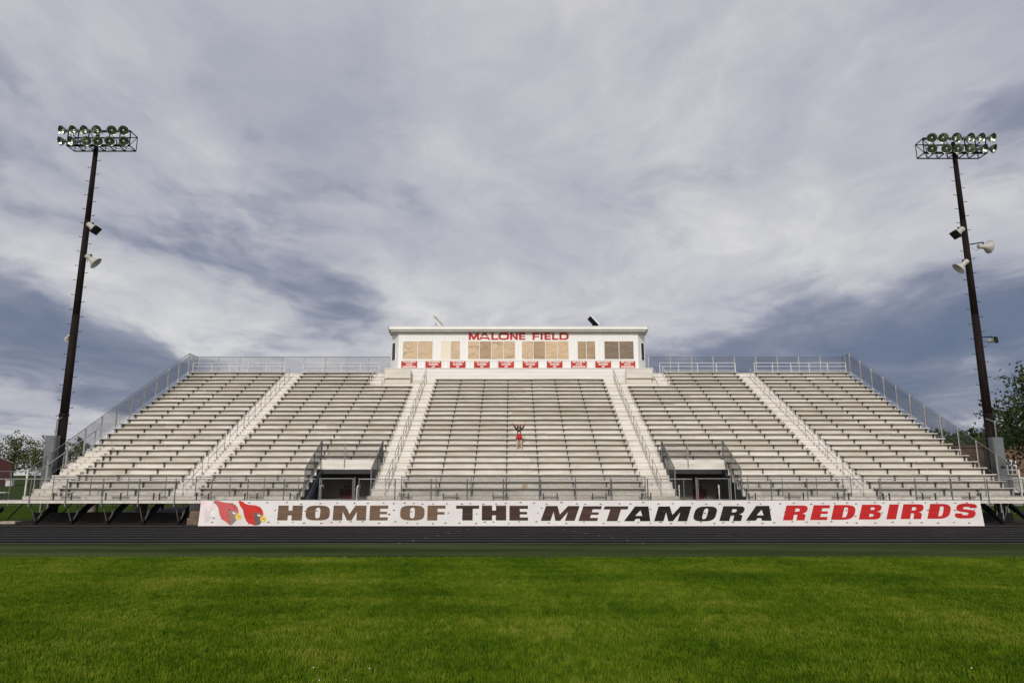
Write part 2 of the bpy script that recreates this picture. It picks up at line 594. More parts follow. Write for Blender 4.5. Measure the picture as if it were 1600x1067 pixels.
M['ground'] = turf_mat('lawn_ground', [(0.3, (0.034, 0.062, 0.010)), (0.55, (0.050, 0.085, 0.014)), (0.75, (0.070, 0.100, 0.020))], 0.35, 14, 0.9)
M['apron'] = turf_mat('sideline_turf', [(0.36, (0.028, 0.044, 0.015)), (0.5, (0.052, 0.072, 0.026)), (0.62, (0.094, 0.115, 0.046))], 0.5, 22, 0.7, (0.16, 1.6, 1))
M['track'] = mat('track_rubber', (0.0095, 0.0088, 0.0092), 0.9, scale=0.6, stretch=(0.25, 1, 1), var=0.2, bump=0.35, bscale=60, spec=0.06)
M['line'] = mat('lane_paint', (0.17, 0.165, 0.165), 0.8, spec=0.1, scale=3, var=0.2, stretch=(0.4, 1, 1))
M['gravel'] = mat('gravel_base', (0.055, 0.050, 0.044), 0.95, spec=0.1, scale=6, col2=(0.03, 0.027, 0.024), bump=0.8, bscale=30)
M['road'] = mat('grey_path', (0.26, 0.25, 0.23), 0.9, scale=1.2, var=0.12)

sheet('ground', -900, 900, -500, 1600, 0.0, 'ground')
apron = sheet('sideline_turf', -70, 70, 22.1, 26.55, 0.006, 'apron', 40, 4)
track = sheet('running_track', -80, 80, 26.55, 35.55, 0.012, 'track')
sheet('gravel_base', -27.5, 29.5, 35.55, 58.5, 0.008, 'gravel')
sheet('path', 29.5, 90, 58, 66, 0.008, 'road')
for i in range(9):
    y = 26.72 + 1.085 * i
    MB().box(-80, 80, y - 0.030, y + 0.030, 0.0125, 0.0165).build('lane_line', 'line', track)
for i in range(8):      # white stagger marks that climb across the lanes
    for x0, dx in ((-4.2, 0.36), (4.9, -0.42)):
        y = 26.72 + 1.085 * i
        x = x0 + dx * i
        MB().box(x - 0.05, x + 0.05, y + 0.04, y + 0.2, 0.0125, 0.017).build('stagger_mark', 'line', track)

# ------------------------------------------------------------------ grandstand
gs = thing('grandstand', 'long aluminium grandstand with five banks of benches facing the field', 'grandstand', (XC, 36, 0))


def pieces(k):
    """x ranges (relative to XC) of tread and riser on row k"""
    if k <= 4:
        return [(-UE, -V2), (-V1, V1), (V2, UE)]
    if k >= 23:
        return [(-UE, -10.6), (10.6, UE)]
    return [(-UE, UE)]


def wavy_plank(x0, x1, y0, y1, z0, z1, amp, seed, skirt=0.0):
    """plank that has sagged and warped a little along its length"""
    n = max(2, int((x1 - x0) / 0.9))
    vs, fs = [], []
    for i in range(n + 1):
        x = x0 + (x1 - x0) * i / n
        d = amp * noise.noise(Vector((x * 0.55, seed * 3.1, 0.3)))
        e = amp * 0.8 * noise.noise(Vector((x * 0.6, seed * 3.1, 9.3)))
        vs += [(x, y0 + e, z0 + d), (x, y0 + e, z1 + d), (x, y1, z1 + d), (x, y1, z0 + d)]
    for i in range(n):
        a, b = 4 * i, 4 * i + 4
        for j in range(4):
            fs.append((a + j, a + (j + 1) % 4, b + (j + 1) % 4, b + j))
    fs.append((0, 3, 2, 1))
    fs.append((4 * n, 4 * n + 1, 4 * n + 2, 4 * n + 3))
    return MB().add(vs, fs)


for k in range(N):
    for a, b in pieces(k):
        y0 = Rk(k - 1) - 0.02
        MB().box(XC + a, XC + b, y0, Rk(k) - 0.002, Tk(k) - 0.05, Tk(k)).build('tread', 'tread', gs)
        # riser of two planks with a joint between them
        zt, zb = Tk(k + 1) - 0.052, Tk(k) + 0.002
        zm = (zt + zb) / 2
        cuts = [a] + [q for q in (-22.4, -17.3, -11.9 + 0.9 * math.sin(k), -6.5, 0.6 * math.sin(k * 1.7), 6.5, 11.9 + 0.9 * math.cos(k), 17.3, 22.4) if a + 0.5 < q < b - 0.5] + [b]
        for p, q in zip(cuts, cuts[1:]):
            p, q = XC + p + 0.003, XC + q - 0.003
            mb = MB().box(p, q, Rk(k), Rk(k) + 0.03, zb, zm - 0.004)
            mb.box(p, q, Rk(k) + 0.006, Rk(k) + 0.034, zm + 0.004, zt)
            mb.box(p, q, Rk(k) + 0.02, Rk(k) + 0.03, zm - 0.003, zm + 0.003)
            mb.build('riser', 'riser', gs)
for a, b in ((-UE, -V2), (-V1, V1), (V2, UE)):
    MB().box(XC + a, XC + b, Rk(-1), Rk(-1) + 0.03, DECK + 0.002, Tk(0) - 0.052).build('riser', 'riser', gs)
for a, b in ((-UE, -10.6), (10.6, UE)):   # walkway behind the last row
    MB().box(XC + a, XC + b, Rk(24) - 0.02, 56.45, Tk(25) - 0.06, Tk(25)).build('tread', 'tread', gs)

brk = MB()


def bracket(u, k):
    x, y, z = XC + u, Yk(k), Zk(k)
    brk.box(x - 0.024, x + 0.024, y + 0.15, y + 0.21, Tk(k) + 0.002, z - 0.115)
    brk.box(x - 0.042, x + 0.042, y + 0.03, y + 0.25, z - 0.115, z - 0.070)


def seat_planks(k, a, b):
    """a row is two lengths of plank butted at a joint that wanders from row to row"""
    j = a + (b - a) * (0.5 + 0.12 * math.sin(k * 2.3 + a))
    for i, (p, q) in enumerate(((a, j - 0.006), (j + 0.006, b))):
        dz = 0.004 * math.sin(k * 5.1 + i * 2 + a)
        wavy_plank(XC + p, XC + q, Yk(k) + dz, Yk(k) + 0.25, Zk(k) - 0.045 + dz, Zk(k) + dz, 0.011, k + a + i * 7).build('seat_plank', 'seat', gs)
        wavy_plank(XC + p + 0.01, XC + q - 0.01, Yk(k) + dz + 0.016, Yk(k) + 0.22, Zk(k) - 0.066 + dz, Zk(k) - 0.047 + dz, 0.011, k + a + i * 7).build('seat_shade_strip', 'seat_shade', gs)  # added dark strip that draws the shade line under the plank


def sup_list(k, a, b, grid):
    """brackets on the fixed grid that fall inside a shortened row"""
    seat_planks(k, a, b)
    for u in grid:
        if a + 0.05 < u < b - 0.05:
            bracket(u, k)


gC = [-6.405 + 1.83 * i for i in range(8)]
gM = [8.36 + (17.25 - 8.36) * i / 5 for i in range(6)]
gO = [19.0 + (26.2 - 19.0) * i / 4 for i in range(5)]
for k in range(N):
    if k <= 22:
        sup_list(k, -A1, A1, gC)
    for s in (-1, 1):
        a = A2 if 5 <= k <= 20 else (V2 + 0.12 if k <= 4 else 11.55)
        g = gM if k > 4 else [12.0] + gM[3:]
        rng = (a, B1) if s > 0 else (-B1, -a)
        sup_list(k, rng[0], rng[1], [s * q for q in g])
        e = UE - 0.02
        if s < 0 and k <= 6:
            sup_list(k, -24.95, -B2, [-q for q in gO[:-1]] + [-24.8])
        else:
            rng = (B2, e) if s > 0 else (-e, -B2)
            sup_list(k, rng[0], rng[1], [s * q for q in gO])
brk.build('seat_bracket', 'bracket', gs, kind='stuff')

# half steps in the aisles
def half_step(u0, u1, k, depth=0.34):
    MB().box(XC + u0, XC + u1, Rk(k) - depth, Rk(k) - 0.003, Tk(k) + 0.003, Tk(k) + 0.182).build('aisle_step', 'step', gs)


for k in range(-1, N):
    for s in (-1, 1):
        for a, b, k0, k1 in ((A1 + 0.08, A2 - 0.08, -1, 21), (B1 + 0.08, B2 - 0.08, -1, 24), (10.65, 11.4, 21, 24)):
            if not (k0 <= k <= k1):
                continue
            if k == -1:
                continue
            half_step(min(s * a, s * b), max(s * a, s * b), k)
    if 0 <= k <= 7:
        half_step(-26.2, -25.05, k)

# walkway deck in front of the first row
MB().box(-29.6, 27.0, 36.0, Rk(-1) - 0.004, DECK - 0.06, DECK).build('deck', 'tread', gs)
MB().box(-29.6, 27.0, 35.955, 35.997, DECK - 0.12, DECK - 0.012).build('deck_fascia', 'postlight', gs)
# raking beams with their struts, one at each bent
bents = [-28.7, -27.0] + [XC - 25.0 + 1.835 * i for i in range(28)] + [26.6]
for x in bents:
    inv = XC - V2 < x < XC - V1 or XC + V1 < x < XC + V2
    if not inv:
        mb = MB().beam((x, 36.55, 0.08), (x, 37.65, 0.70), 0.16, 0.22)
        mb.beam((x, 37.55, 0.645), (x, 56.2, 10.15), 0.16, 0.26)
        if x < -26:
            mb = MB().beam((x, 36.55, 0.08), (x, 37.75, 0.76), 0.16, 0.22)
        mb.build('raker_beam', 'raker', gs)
    mb = MB().tube((x, 36.6, 0.1), (x, 36.04, DECK - 0.1), 0.024, 6)
    mb.tube((x, 37.0, 0.30), (x, 37.0, DECK - 0.07), 0.024, 6)
    mb.tube((x + 0.04, 36.65, 0.12), (x + 0.30, 36.9, DECK - 0.07), 0.018, 6)
    mb.build('deck_strut', 'galvdull', gs)
    if not inv and x > -26 and x < 27:
        for yy in (46.0, 55.6):
            zz = 0.645 + (yy - 37.55) * (10.15 - 0.645) / (56.2 - 37.55) - 0.14
            MB().tube((x, yy, 0.3), (x, yy, zz), 0.09, 8).build('column', 'raker', gs)
for x in (-26.0, -22.95, -19.3, 27.0, 23.4):
    MB().lathe([(0.0, 1.25), (0.36, 1.25), (0.38, 1.2), (0.39, 0.0)], (x, 44.0, 0), (0, 0, 1), 20).build('pier', 'concrete', gs, smooth=False)
# cross bracing under the deck
for x in (-27.0, -24.4, -17.1, 24.8):
    MB().beam((x, 38.1, 0.05), (x + 0.9, 38.1, 1.05), 0.05, 0.05).build('cross_brace', 'raker', gs)
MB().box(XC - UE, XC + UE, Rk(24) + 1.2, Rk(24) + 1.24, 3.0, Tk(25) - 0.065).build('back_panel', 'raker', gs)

# tunnels
for s in (-1, 1):
    a, b = (XC - V2, XC - V1) if s < 0 else (XC + V1, XC + V2)
    yp = Rk(4)
    mb = MB().box(a + 0.01, b - 0.01, yp - 0.05, yp - 0.004, 2.82, 3.09)
    mb.box(a + 0.01, b - 0.01, yp - 0.044, yp - 0.004, 3.096, 3.36)
    mb.box(a + 0.01, b - 0.01, yp - 0.075, yp - 0.052, 2.81, 2.86)
    mb.build('parapet_panel', 'riser', gs)
    MB().box(a + 0.004, b - 0.004, yp - 0.03, yp + 0.12, 2.55, 2.80).build('header_beam', 'raker', gs)
    MB().box(a + 0.004, b - 0.004, yp + 0.13, 44.4, 2.70, 2.80).build('tunnel_ceiling', 'raker', gs)
    MB().box(a - 1.2, b + 1.2, 44.4, 44.5, 0.02, 2.80).build('tunnel_wall', 'interior', gs)
    for xw in (a - 1.2, b + 1.2):
        MB().box(xw - 0.05, xw + 0.05, 38.75, 44.395, 0.02, 2.0).build('tunnel_wall', 'interior', gs)
    dx = -10.31 if s < 0 else 11.72
    door = MB().box(dx - 0.42, dx + 0.42, 44.33, 44.395, 0.03, 1.62).build('tunnel_door', 'reddoor', gs)
    MB().box(dx - 0.20, dx + 0.20, 44.34, 44.396, 1.68, 1.82).build('door_plate', 'reddoor', gs)
    MB().tube((dx + 0.3, 44.3, 0.95), (dx + 0.3, 44.3, 1.1), 0.02, 6).build('door_handle', 'galv', door)
    # stepped side closure towards the aisle, raking side towards the benches
    for k in range(0, 5):
        xa = b if s < 0 else a
        MB().box(xa - 0.02, xa + 0.02, Rk(k - 1) + 0.002, Rk(k), Tk(k) - 0.62, Tk(k) - 0.055).build('side_panel', 'raker', gs)
    xo = a + 0.06 if s < 0 else b - 0.06
    MB().beam((xo, 37.7, 0.62), (xo, 41.15, 2.72), 0.10, 0.34).build('stringer', 'bluesteel', gs)
    for k in range(0, 5):
        MB().box(xo - 0.10, xo - 0.08, Rk(k - 1) + 0.002, Rk(k), DECK, Tk(k) - 0.055).build('side_panel', 'raker', gs)
    # hooped hand pipes at the walkway
    for hx in ((-10.35, -8.35) if s < 0 else (9.0, 11.15)):
        pts = [(hx, 38.2, 0.3), (hx, 38.2, 1.80), (hx + 0.03, 38.3, 1.93), (hx + 0.07, 38.5, 1.95), (hx + 0.07, 38.7, 1.80)]
        MB().path([Vector(p) for p in pts], 0.033, 8).build('hand_pipe', 'whitepipe', gs)
    if s > 0:
        for i in range(3):
            MB().beam((12.3 + 0.12 * i, 43.6, 0.3), (12.75 + 0.16 * i, 44.1, 1.25 - 0.1 * i), 0.05, 0.05).build('stored_bar', 'black' if i != 1 else 'whitepipe', gs)

# ------------------------------------------------------------------ chain link fences
def link_mesh(org, du, dv, L, H, pitch=0.075, r=0.0024):
    """diagonal wires over a parallelogram org + u*du + v*dv"""
    org, du, dv = Vector(org), Vector(du), Vector(dv)
    nrm = du.cross(dv).normalized()
    mb = MB()
    n = int((L + H) / pitch)
    for sgn in (1, -1):
        for i in range(1, n):
            c = i * pitch
            if sgn > 0:          # u - v = c - H
                u0 = c - H
                pts = (max(u0, 0), max(-u0, 0)), (min(u0 + H, L), min(H, L - u0))
            else:                # u + v = c
                pts = (max(c - H, 0), min(c, H)), (min(c, L), max(0, c - L))
            p, q = (org + du * a + dv * b + nrm * 0.002 * sgn for a, b in pts)
            if (q - p).length > 0.02:
                mb.tube(p, q, r, 3, cap=False)
    return mb


def posts(root, pts, r, h, m, below=0.0, name='post'):
    me = None
    for p in pts:
        if me is None:
            q = Vector(p)
            mb = MB().tube(q - Vector((0, 0, below)), q + Vector((0, 0, h)), r, 8)
            mb.lathe([(r * 1.25, h - 0.01), (r * 1.25, h + 0.03), (0, h + 0.05)], q, (0, 0, 1), 8)
            o = mb.build(name, m, root, base=p)
            me = o.data
        else:
            link(name, me, root, p)


def flat_fence(name, label, x0, x1, y, z, h, spacing, cat='fence', m='galv', below=0.0, r=0.03, rails=True, start=None, pitch=0.075, wr=0.0024, group=None, midrail=False, pm=None):
    root = thing(name, label, cat, (x0, y, z), group)
    L = x1 - x0
    xs = []
    x = x0 if start is None else start
    while x <= x1 + 0.01:
        xs.append((x, y, z))
        x += spacing
    posts(root, xs, r, h, pm or m, below)
    MB().tube((x0, y - 0.03, z + h), (x1, y - 0.03, z + h), 0.023, 8).build('top_rail', m, root)
    MB().tube((x0, y - 0.03, z + 0.06), (x1, y - 0.03, z + 0.06), 0.012, 6).build('bottom_rail', m, root)
    if midrail:
        MB().tube((x0, y - 0.03, z + h * 0.5), (x1, y - 0.03, z + h * 0.5), 0.018, 6).build('mid_rail', m, root)
    link_mesh((x0, y - 0.045, z + 0.05), (1, 0, 0), (0, 0, 1), L, h - 0.05, pitch, wr).build('chain_link', 'wire', root, kind='stuff')
    return root


FG = 'chain link fences of the grandstand'
WK = dict(pitch=0.070, wr=0.0032)
vl0, vl1, vr0, vr1 = XC - V2 + 1.2, XC - V1 - 0.1, XC + V1 + 0.2, XC + V2 - 1.2
gates = ((-9.72, -8.02), (9.38, 11.05))
flat_fence('walkway_fence', 'waist high chain link fence along the walkway edge, left of the left gate', -29.6, -9.98, 35.93, DECK, 1.08, 1.835, below=0.28, start=-27.95 - 0.12, group=FG, pm='galvdull', **WK)
flat_fence('walkway_fence', 'chain link walkway fence between the two gates, above the long banner', -7.76, 9.13, 35.93, DECK, 1.08, 1.83, below=0.1, start=-7.76, group=FG, pm='galvdull', **WK)
flat_fence('walkway_fence', 'chain link walkway fence from the right gate to the right end of the grandstand', 11.3, 26.85, 35.93, DECK, 1.08, 1.83, below=0.28, start=11.3, group=FG, pm='galvdull', **WK)
for (g0, g1), lb in zip(gates, ('swing gate of grey pipe in front of the left tunnel', 'swing gate of grey pipe in front of the right tunnel')):
    gt = thing('gate', lb, 'gate', (g0, 35.93, DECK), 'pipe gates of the walkway fence')
    pts = [(g0 + .05, 35.93, DECK + .06), (g1 - .05, 35.93, DECK + .06), (g1 - .05, 35.93, DECK + 1.10), (g0 + .05, 35.93, DECK + 1.10), (g0 + .05, 35.93, DECK + .06)]
    MB().path([Vector(p) for p in pts], 0.026, 8).build('gate_frame', 'galvdull', gt)
    for gx in (g0 - 0.03, g1 + 0.03):
        MB().tube((gx, 35.93, DECK), (gx, 35.93, DECK + 1.16), 0.04, 8).build('gate_post', 'galvdull', gt)
    link_mesh((g0 + .05, 35.92, DECK + .06), (1, 0, 0), (0, 0, 1), g1 - g0 - .1, 1.04, 0.09, 0.0016).build('chain_link', 'wire', gt, kind='stuff')
# the lower guard fence in front of the first row
GY = Rk(-1) + 0.06
for a, b, lb in ((-24.9, -B2 - 0.1, 'first row guard fence of the far left bank'), (-B1 + 0.05, -V2 - 0.15, 'first row guard fence left of the left tunnel'),
                 (-A1 + 0.1, A1 - 0.1, 'first row guard fence of the centre bank'), (V2 + 0.15, B1 - 0.05, 'first row guard fence right of the right tunnel'),
                 (B2 + 0.1, UE - 0.1, 'first row guard fence of the far right bank')):
    n = max(1, round((b - a) / 1.83))
    flat_fence('guard_fence', lb + ', grey chain link on thin posts', XC + a, XC + b, GY, Tk(0), 1.0, (b - a) / n, group='chain link guard fences of the first row', m='galvdull', r=0.024, pitch=0.085, wr=0.002)

# rear fence on the top walkway and the pair of sloping side fences
for s, x0, x1, lb in ((-1, XC - UE - 0.1, XC - 10.65, 'tall chain link fence on the top walkway, left of the press box'), (1, XC + 10.65, XC + UE + 0.1, 'tall chain link fence on the top walkway, right of the press box')):
    n = round((x1 - x0) / 1.83)
    flat_fence('rear_fence', lb, x0, x1, 56.35, Tk(25), 1.50, (x1 - x0) / n, group='rear fences of the top walkway', m='galvdull', pm='postlight', r=0.042, pitch=0.07, wr=0.0034)
for s in (-1, 1):
    x = XC + s * (UE + 0.10)
    y0, z0 = 37.75, 1.75
    y1, z1 = 54.95, 10.55
    h0, h1 = 1.02, 1.50
    lb = 'sloping chain link fence down the %s end of the grandstand' % ('left' if s < 0 else 'right')
    root = thing('side_fence', lb, 'fence', (x, y0, 0), 'sloping end fences')
    n = 11
    for i in range(n + 1):
        t = i / n
        y, z = y0 + (y1 - y0) * t, z0 + (z1 - z0) * t
        MB().tube((x, y, z - 0.45), (x, y, z + h0 + (h1 - h0) * t), 0.045, 8).build('post', 'postlight', root)
    MB().tube((x, y0, z0 + h0), (x, y1, z1 + h1), 0.024, 8).build('top_rail', 'galvdull', root)
    MB().tube((x, y1, z1 + h1), (x, 56.35, Tk(25) + 1.5), 0.024, 8).build('top_rail', 'galvdull', root)
    MB().tube((x, y0, z0 - 0.2), (x, y1, z1 - 0.2), 0.016, 8).build('bottom_rail', 'galv', root)
    MB().tube((x, 55.7, Tk(25)), (x, 55.7, Tk(25) + 1.52), 0.045, 8).build('post', 'postlight', root)
    L = math.hypot(y1 - y0, z1 - z0)
    link_mesh((x - 0.03 * s, y0, z0 - 0.2), (0, (y1 - y0) / L, (z1 - z0 + 0.3) / L), (0, 0, 1), L, h0 + 0.22, 0.07, 0.0036).build('chain_link', 'wire', root, kind='stuff')
    link_mesh((x - 0.03 * s, y1, z1 - 0.06), (0, 1, 0), (0, 0, 1), 1.4, 1.5, 0.07, 0.0036).build('chain_link', 'wire', root, kind='stuff')

# white back rails behind the last row
for a, b, lb in ((-UE + 0.1, -B2 - 0.1, 'far left bank'), (-B1, -11.3, 'bank left of the press box'), (11.3, B1, 'bank right of the press box'), (B2 + 0.1, UE - 0.1, 'far right bank')):
    y = 55.32
    root = thing('back_rail', 'white two bar rail behind top row of ' + lb, 'railing', (XC + a, y, Tk(25)), 'white back rails of the top rows')
    n = max(3, round((b - a) / 1.45))
    for i in range(n + 1):
        px = XC + a + (b - a) * i / n
        MB().tube((px, y, Tk(25)), (px, y, 11.32), 0.026, 8).build('post', 'whitepipe', root)
    for z in (11.34, 11.05, 10.72):
        MB().tube((XC + a, y, z), (XC + b, y, z), 0.026, 8).build('rail', 'whitepipe', root)

# aisle handrails: one built, the others copied
def make_handrail():
    root = thing('aisle_handrail', 'grey pipe handrail', 'handrail', (0, 0, 0), 'aisle handrails')
    pr = []
    for i in (0, 1.5, 3):
        y, z = 0.71 * i, 0.364 * i
        MB().tube((0, y, 0 if i != 1.5 else 0.364 - 0.546), (0, y, 0) if False else (0, y, z + 0.92), 0.024, 8).build('post', 'raillight', root)
    MB().path([Vector(p) for p in ((0, -0.12, 0.80), (0, 0, 0.92), (0, 2.13, 0.92 + 1.092), (0, 2.25, 0.98 + 1.0))], 0.026, 8).build('top_rail', 'raillight', root)
    MB().tube((0, 0, 0.50), (0, 2.13, 0.50 + 1.092), 0.02, 8).build('mid_rail', 'raillight', root)
    return root


hr0 = make_handrail()
first = True
ords = ['lowest', 'second lowest', 'third from the bottom', 'third from the top', 'second highest', 'topmost']
for u, nm in ((-18.12, 'left outer aisle'), (-7.35, 'aisle left of the centre bank'), (7.35, 'aisle right of the centre bank'), (18.12, 'right outer aisle')):
    for j in range(6):
        if abs(u) < 10 and j == 5:
            kk = 19.6
        else:
            kk = 4.1 * j
        k = int(round(kk))
        loc = (XC + u, Rk(k - 1) + 0.30, Tk(k))
        lb = 'grey pipe handrail, %s in the %s' % (ords[j], nm)
        if first:
            hr0.location = loc
            hr0['label'] = lb
            first = False
        else:
            dup(hr0, loc, lb)
# stair rail at the left end and short rails on the corner stairs
root = thing('stair_rail', 'sloping pipe rail up the steps at the left end of the grandstand', 'handrail', (-25.15, 37.3, DECK))
MB().tube((-25.2, 37.3, 2.55), (-25.2, 42.6, 5.28), 0.03, 8).build('top_rail', 'galv', root)
for t in (0.0, 0.42, 0.95):
    y = 37.35 + 5.2 * t
    z = 2.575 + 2.68 * t
    MB().tube((-25.2, y, z - 1.1), (-25.2, y, z), 0.027, 8).build('post', 'galv', root)
for s in (-1, 1):
    root = thing('stair_rail', 'pair of thin post rails on the short stairs %s of the press box' % ('left' if s < 0 else 'right'), 'handrail', (XC + s * 11.0, 53.0, Tk(21)), 'short stair rails beside the press box')
    for q in (11.47, 10.62):
        x = XC + s * q
        for y, k in ((Yk(21) + .05, 21), (Yk(24) + 0.1, 24)):
            MB().tube((x, y, Tk(k)), (x, y, Tk(k) + 0.85), 0.022, 8).build('post', 'whitepipe', root)
        MB().tube((x, Yk(21) + .05, Tk(21) + .85), (x, Yk(24) + .1, Tk(24) + .85), 0.02, 8).build('rail', 'whitepipe', root)

# guard rails round the tunnels
for s in (-1, 1):
    a, b = (XC - V2 - 0.03, XC - V1 + 0.05) if s < 0 else (XC + V1 - 0.05, XC + V2 + 0.03)
    nm = 'left' if s < 0 else 'right'
    y0, y1 = 38.15, 41.25
    zb0, zb1 = 1.30, 3.10
    for x, sd, side in ((a, -1, 'left'), (b, 1, 'right')):
        root = thing('tunnel_guard', 'sloping mesh guard on the %s side of the %s tunnel' % (side, nm), 'railing', (x, y0, DECK), 'mesh guards round the tunnels')
        MB().tube((x, y0, DECK), (x, y0, 2.82), 0.036, 8).build('post', 'galvdull', root)
        MB().tube((x, y1, 3.1), (x, y1, 4.50), 0.04, 8).build('post', 'galvdull', root)
        ym = 39.8
        zm = 2.82 + (4.5 - 2.82) * (ym - y0) / (y1 - y0)
        MB().tube((x, ym, zm - 1.45), (x, ym, zm), 0.03, 8).build('post', 'galvdull', root)
        MB().tube((x, y0, 2.82), (x, y1, 4.50), 0.03, 8).build('top_rail', 'galvdull', root)
        L = math.hypot(y1 - y0, 1.68)
        link_mesh((x, y0, 1.55), (0, (y1 - y0) / L, 1.68 / L), (0, 0, 1), L, 1.25, 0.06, 0.003).build('chain_link', 'wire', root, kind='stuff')
    root = thing('tunnel_guard', 'level mesh guard above the roof of the %s tunnel' % nm, 'railing', (a, y1, 3.1), 'mesh guards round the tunnels')
    MB().tube((a, y1, 4.28), (b, y1, 4.28), 0.022, 8).build('top_rail', 'galvdull', root)
    xm = (a + b) / 2 - 0.35
    MB().tube((xm, y1 - 0.3, 2.9), (xm, y1 - 0.3, 4.3), 0.035, 8).build('post', 'galv', root)
    link_mesh((a, y1 - 0.02, 3.1), (1, 0, 0), (0, 0, 1), b - a, 1.18, 0.06, 0.0028).build('chain_link', 'wire', root, kind='stuff')

# short companion benches on the walkway
bspots = [(-26.6, -26.15), (-23.85, -22.76), (-21.14, -20.21), (-18.66, -18.2), (-16.44, -15.65), (-13.93, -13.13), (-11.58, -11.05), (-5.82, -5.30), (-3.64, -2.78), (-1.06, -0.2), (1.55, 2.42), (4.1, 4.96), (6.65, 7.28), (12.21, 12.7), (14.29, 15.19), (16.81, 17.53), (19.16, 19.65), (21.21, 22.03), (23.65, 24.38)]
bwords = ['left of the end steps, outermost', 'at the foot of the left end steps', 'third from the left end', 'just left of the left outer aisle, very short', 'at the foot of the left outer aisle', 'above the middle bird of the banner', 'just left of the left tunnel', 'just right of the left tunnel aisle, very short', 'above the words OF THE', 'above the letters TH of THE', 'left of centre bench above letters ME', 'above the letter T of METAMORA', 'at the right end of the centre bank', 'just right of the right tunnel', 'second right of the right tunnel', 'at the foot of the right outer aisle', 'just right of the right outer aisle, very short', 'second right of the right outer aisle', 'nearest the right end of the walkway']
bwords[10] = 'above the letter M of METAMORA'
for (a, b), wd in zip(bspots, bwords):
    root = thing('short_bench', 'short backless aluminium bench on the walkway, ' + wd, 'bench', (a, 36.75, DECK), 'short benches on the walkway')
    MB().bbox(a, b, 36.72, 36.97, DECK + 0.37, DECK + 0.415, 0.008).build('seat', 'seat', root)
    for x in (a + 0.08, b - 0.08):
        MB().box(x - 0.025, x + 0.025, 36.8, 36.87, DECK + 0.001, DECK + 0.365).build('leg', 'bracket', root)

# ------------------------------------------------------------------ press box
PX = 0.5
pb = thing('press_box', 'white press box with angled corners and bronze windows on top of the stand', 'building', (PX, 54.4, Tk(25)))
FY = 54.4
x0, x1 = PX - 9.55, PX + 9.55
ox0, ox1 = PX - 10.28, PX + 10.28
ZB, ZT = 10.68, 13.66
wins = [(-8.72, -6.28, 2), (-5.68, -4.10, 2), (-3.54, 0.28, 4), (0.75, 4.54, 4), (5.19, 6.66, 2), (7.32, 9.72, 2)]
WZ0, WZ1 = 11.45, 12.97
# siding boards between and around the windows, 0.3 m wide with open joints
def siding(mb, p, q, z0, z1, nrm):
    p, q = Vector(p), Vector(q)
    L = (q - p).length
    n = max(1, round(L / 0.305))
    d = (q - p) / n
    for i in range(n):
        a, b = p + d * i + d.normalized() * 0.005, p + d * (i + 1) - d.normalized() * 0.005
        t = Vector(nrm) * 0.012
        vs = [(a.x, a.y, z0), (b.x, b.y, z0), (b.x, b.y, z1), (a.x, a.y, z1)]
        vs += [(v[0] + t.x, v[1] + t.y, v[2]) for v in vs]
        mb.add(vs, [(0, 1, 2, 3), (7, 6, 5, 4), (0, 4, 5, 1), (1, 5, 6, 2), (2, 6, 7, 3), (3, 7, 4, 0)])


mb = MB()
siding(mb, (x0, FY), (x1, FY), ZB, WZ0, (0, -1))  if False else None
def sd(xa, xb, z0, z1):
    siding(mb, (xa, FY, 0), (xb, FY, 0), z0, z1, (0, -1, 0))
sd(x0, x1, ZB, WZ0)
sd(x0, x1, WZ1, ZT)
edges = [x0] + [e for w in wins for e in w[:2]] + [x1]
for i in range(0, len(edges), 2):
    sd(edges[i], edges[i + 1], WZ0 + 0.001, WZ1 - 0.001)
for (ax, ay), (bx, by) in (((ox0, 55.45), (x0, FY)), ((x1, FY), (ox1, 55.45))):
    d = Vector((bx - ax, by - ay, 0)).normalized()
    nn = Vector((d.y, -d.x, 0))
    siding(mb, (ax, ay, 0), (bx, by, 0), ZB, ZT, nn)
siding(mb, (ox0, 58.2, 0), (ox0, 55.45, 0), ZB, ZT, (-1, 0, 0))
siding(mb, (ox1, 55.45, 0), (ox1, 58.2, 0), ZB, ZT, (1, 0, 0))
mb.build('siding', 'pbwhite', pb)
mb = MB()
for i in range(0, len(edges), 2):
    mb.box(edges[i] + .002, edges[i + 1] - .002, FY + 0.002, FY + 0.05, ZB, ZT)
mb.box(x0 + .01, x1 - .01, FY + 0.06, FY + 0.09, ZB, WZ0 - 0.002)
mb.box(x0 + .01, x1 - .01, FY + 0.06, FY + 0.09, WZ1 + .002, ZT)
for (ax, ay), (bx, by) in (((ox0, 55.45), (x0, FY)), ((x1, FY), (ox1, 55.45)), ((ox0, 58.2), (ox0, 55.45)), ((ox1, 55.45), (ox1, 58.2)), ((ox1, 58.2), (ox0, 58.2))):
    d = Vector((bx - ax, by - ay, 0)).normalized()
    nn = Vector((-d.y, d.x, 0))
    c = Vector(((ax + bx) / 2, (ay + by) / 2, (ZB + ZT) / 2)) + nn * 0.04
    mb.obox(c, d, nn, (0, 0, 1), math.hypot(bx - ax, by - ay) / 2, 0.03, (ZT - ZB) / 2)
mb.build('wall', 'pbwhite', pb)
MB().box(x0 + 0.3, x1 - 0.3, FY - 0.05, FY - 0.013, 11.335, 11.40).build('sill_board', 'trim', pb)
MB().box(x0 + 0.1, x1 - 0.1, FY - 0.06, FY - 0.013, 10.69, 10.745).build('base_trim', 'soffit', pb)
pane_kind = iter(['paneB', 'paneB', 'paneC', 'paneB'] + ['paneA', 'paneF', 'paneA', 'paneA', 'paneA', 'paneF', 'paneA', 'paneA', 'paneF', 'paneF', 'paneD', 'paneD'])
